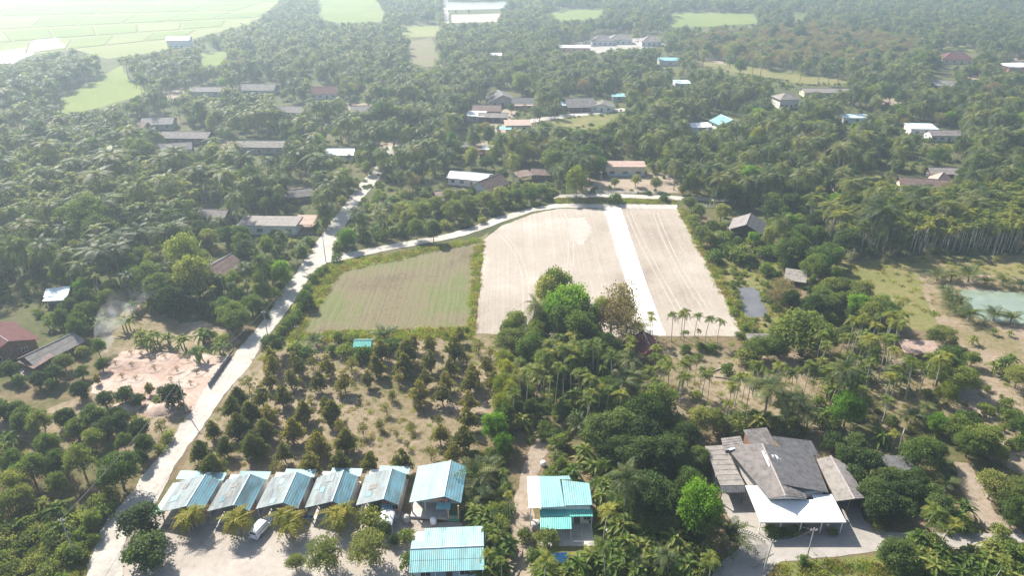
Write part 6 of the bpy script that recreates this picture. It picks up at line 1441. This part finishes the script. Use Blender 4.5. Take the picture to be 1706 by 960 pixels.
mound('soil_heap', 211, 680, 3.2, 1.2, 'm_sand', 'pinkish soil heap at the edge of the sandy lot between fruit trees', 'heap', 1)
mound('soil_heap', 265, 683, 3.4, 1.1, 'm_sand', 'pinkish soil heap beside the sandy lot entrance', 'heap', 2)
mound('sand_heap', 706, 905, 1.6, .8, 'm_dirt', 'small sand heap beside the aqua house', 'heap', 3)
# low wall between lot and road
A, B = P(349, 645), P(383, 596); d = (B - A); o = empty('block_wall', A, math.atan2(d.y, d.x), 'low dark block wall between sandy lot and white road', 'wall'); L_ = d.length; n = 7
for k in range(n): MB().box(L_ * k / n + .02, L_ * (k + 1) / n - .02, -.1, .1, 0, 1.1).build('panel', 'concrete_dark', o)
for k in range(n + 1): MB().box(L_ * k / n - .13, L_ * k / n + .13, -.14, .14, 0, 1.25).build('pillar', 'concrete_dark', o)
# fence in front of the bungalow, fence by the pond hut
def fence(a, b, n, h, label, mat='frame_white'):
    A, B = P(*a), P(*b); d = B - A; o = empty('fence', A, math.atan2(d.y, d.x), label, 'fence'); L_ = d.length
    for k in range(n + 1): MB().box(L_ * k / n - .06, L_ * k / n + .06, -.06, .06, 0, h).build('post', mat, o)
    for z in (.35, .7, 1.05):
        if z < h: MB().box(0, L_, -.02, .02, z, z + .06).build('rail', mat, o)
fence((950, 321), (1110, 324), 18, 1.2, 'low pale post fence in front of the cream bungalow')
fence((1166, 345), (1210, 347), 8, 1.3, 'blue-white fence behind the dark grey hut')
fence((1536, 233), (1600, 236), 9, 1.4, 'white garden fence of the grey roofed house')
fence((1300, 893), (1395, 893), 14, .9, 'small garden fence under the white awning', 'wood_post')
fence((700, 845), (700, 800), 8, 1.6, 'green fence beside the larger blue house', 'green_paint')
# odds and ends
def small(name, px, py, build, label, cat):
    p = P(px, py); o = empty(name, (p.x, p.y, .07), rng.uniform(0, 6), label, cat); build(o); return o
def tank(mat, r, h):
    def f(o):
        MB().tube([(0, 0, 0), (0, 0, h * .1), (0, 0, h * .85), (0, 0, h)], [r * .9, r, r, r * .6], 14).build('tank', mat, o, True); MB().tube([(0, 0, h), (0, 0, h + .1)], r * .35, 10).build('lid', mat, o)
    return f
def bike(o):
    for x in (-.6, .6): w_ = MB().cyl((x, 0, .3), (0, 1, 0), .3, .05, 14).build('wheel', 'rubber', o)
    MB().tube([(-.6, 0, .35), (-.1, 0, .5), (.35, 0, .55), (.6, 0, .35)], [.1, .16, .12, .05], 8).build('body', 'plastic_blue', o)
    MB().box(-.65, .05, -.12, .12, .68, .78).build('seat', 'rubber', o)
    MB().tube([(.5, 0, .4), (.4, 0, .95)], .03, 6).build('fork', 'rim_metal', o); MB().tube([(.38, -.3, .98), (.4, 0, .95), (.38, .3, .98)], .02, 6).build('handlebar', 'rim_metal', o)
def chair(o):
    MB().box(-.25, .25, -.25, .25, .4, .45).build('seat', 'plastic_white', o); MB().box(-.25, .25, .22, .27, .45, .9).build('backrest', 'plastic_white', o)
    for x in (-.22, .22):
        for y in (-.22, .22): MB().box(x - .03, x + .03, y - .03, y + .03, 0, .4).build('leg', 'plastic_white', o)
def tub(o): MB().tube([(0, 0, 0), (0, 0, .5)], [.35, .5], 14).build('tub', 'plastic_blue', o); MB().tube([(0, 0, .5), (0, 0, .54)], .53, 14).build('rim', 'plastic_blue', o)
small('motorbike', 513, 866, bike, 'blue motorbike parked under the fourth row house eaves', 'motorbike')
small('motorbike', 505, 872, bike, 'blue motorbike beside the yellow cane palm of the third house', 'motorbike')
small('plastic_chair', 486, 894, chair, 'white plastic chair under the cane palm in the yard', 'chair')
small('water_tub', 542, 865, tub, 'blue plastic tub in the yard by the fourth cane palm', 'tub')
small('water_tank', 722, 873, tank('plastic_white', .55, 1.1), 'white water tank in front of the larger blue house', 'water tank')
small('water_tank', 677, 870, tank('concrete', .6, 1.3), 'grey water jar beside the arched canopy', 'water jar')
small('water_tank', 905, 776, tank('plastic_white', .5, .9), 'white water tank behind the teal house', 'water tank')
small('water_tank', 893, 882, tank('concrete', .8, 1.6), 'grey water jar beside the teal house footpath', 'water jar')
def garden_lamp(o): MB().tube([(0, 0, 0), (0, 0, .9)], .04, 6).build('post', 'frame_white', o); MB().tube([(0, 0, .9), (0, 0, 1.0), (0, 0, 1.2), (0, 0, 1.38), (0, 0, 1.45)], [.1, .24, .3, .2, .04], 12).build('globe', 'plastic_white', o, True)
small('garden_lamp', 1011, 894, garden_lamp, 'white globe garden lamp on the lawn beside the teal house', 'lamp')
def tarp(o):
    for x in (-1.1, 1.1):
        for y in (-.8, .8): MB().box(x - .04, x + .04, y - .04, y + .04, 0, .9).build('leg', 'wood_post', o)
    MB().sheet((-1.3, -1, .85), (1.3, -1, .85), (1.3, 1, 1.0), (-1.3, 1, 1.0), .6, .04, 1).build('tarpaulin', 'tarp_blue', o)
t_ = small('tarp_table', 932, 938, tarp, 'small frame covered with a blue tarpaulin below the lawn', 'tarpaulin'); t_.rotation_euler = (0, 0, .1)
# dead trunk and cut logs in the brown clearing
def log(px, py, ln, ang, label, tilt=0.0):
    p = P(px, py); o = empty('fallen_log', (p.x, p.y, .2), ang, label, 'log')
    MB().tube([(-ln / 2, 0, 0), (0, .1, tilt * ln / 2), (ln / 2, 0, tilt * ln)], [.17, .15, .1], 7).build('stem', 'bark_pale', o); MB().tube([(ln * .1, 0, .05), (ln * .25, .7, .25 + tilt * ln)], [.08, .03], 5).build('branch', 'bark_pale', o)
log(1195, 618, 6, .5, 'pale fallen trunk across the brown clearing by the areca palms'); log(1210, 632, 5, -.3, 'second pale trunk lying under the areca palms'); log(1500, 740, 4.5, 1.0, 'pale dead trunk leaning near the nursery shelter', .45); log(1270, 940, 4, .4, 'dark dry branch on the concrete yard', .3)

# smoke of a small fire beside the sandy clearing
c = P(178, 585); mbs = MB(); vs = []; n = 14
for k in range(9):
    t = k / 8; cxx, cyy_, z = 4.5 * t * t * 2.2, 1.5 * t, .2 + 15 * t; rad = 1.4 + 4.2 * t
    for j in range(n): a = 2 * math.pi * j / n; vs.append((cxx + rad * math.cos(a), cyy_ + rad * math.sin(a), z))
fs = [(k * n + j, k * n + (j + 1) % n, (k + 1) * n + (j + 1) % n, (k + 1) * n + j) for k in range(8) for j in range(n)] + [tuple(range(n))[::-1], tuple(8 * n + j for j in range(n))]
m, n_, l = _mat('smoke_air')
tc = n_.new('ShaderNodeTexCoord'); nz = n_.new('ShaderNodeTexNoise'); nz.inputs['Scale'].default_value = .35; nz.inputs['Detail'].default_value = 4
l.new(tc.outputs['Object'], nz.inputs['Vector'])
mr = n_.new('ShaderNodeMapRange'); mr.inputs[1].default_value = .42; mr.inputs[2].default_value = .75; mr.inputs[3].default_value = 0; mr.inputs[4].default_value = .30
l.new(nz.outputs['Fac'], mr.inputs[0])
sx = n_.new('ShaderNodeSeparateXYZ'); l.new(tc.outputs['Object'], sx.inputs[0])
fd = n_.new('ShaderNodeMapRange'); fd.inputs[1].default_value = 0; fd.inputs[2].default_value = 15; fd.inputs[3].default_value = 1; fd.inputs[4].default_value = .0; l.new(sx.outputs[2], fd.inputs[0])
mu = n_.new('ShaderNodeMath'); mu.operation = 'MULTIPLY'; l.new(mr.outputs[0], mu.inputs[0]); l.new(fd.outputs[0], mu.inputs[1])
pv = n_.new('ShaderNodeVolumePrincipled'); pv.inputs['Color'].default_value = (.9, .92, .95, 1); pv.inputs['Anisotropy'].default_value = .2; l.new(mu.outputs[0], pv.inputs['Density'])
oo = n_.new('ShaderNodeOutputMaterial'); l.new(pv.outputs[0], oo.inputs['Volume'])
sm = mbs.add(vs, fs).build('smoke', 'smoke_air'); sm.location = (c.x, c.y, 0); tag(sm, 'thin white smoke rising beside the yellow-green tree', 'smoke', None, 'stuff')

# ---------------------------------------------------------------- air
hz = MB().box(-3600, 3600, -700, 5100, -1.0, 95.0)
m, n, l = _mat('haze_air')
pv = n.new('ShaderNodeVolumePrincipled'); pv.inputs['Color'].default_value = (0.68, 0.85, 1.0, 1); pv.inputs['Density'].default_value = HAZE_DENSITY; pv.inputs['Anisotropy'].default_value = 0.45
o_ = n.new('ShaderNodeOutputMaterial'); l.new(pv.outputs[0], o_.inputs['Volume'])
m.cycles.homogeneous_volume = True
hzo = hz.build('haze', 'haze_air'); tag(hzo, 'thin pale haze filling the air over the plain', 'haze', None, 'stuff')
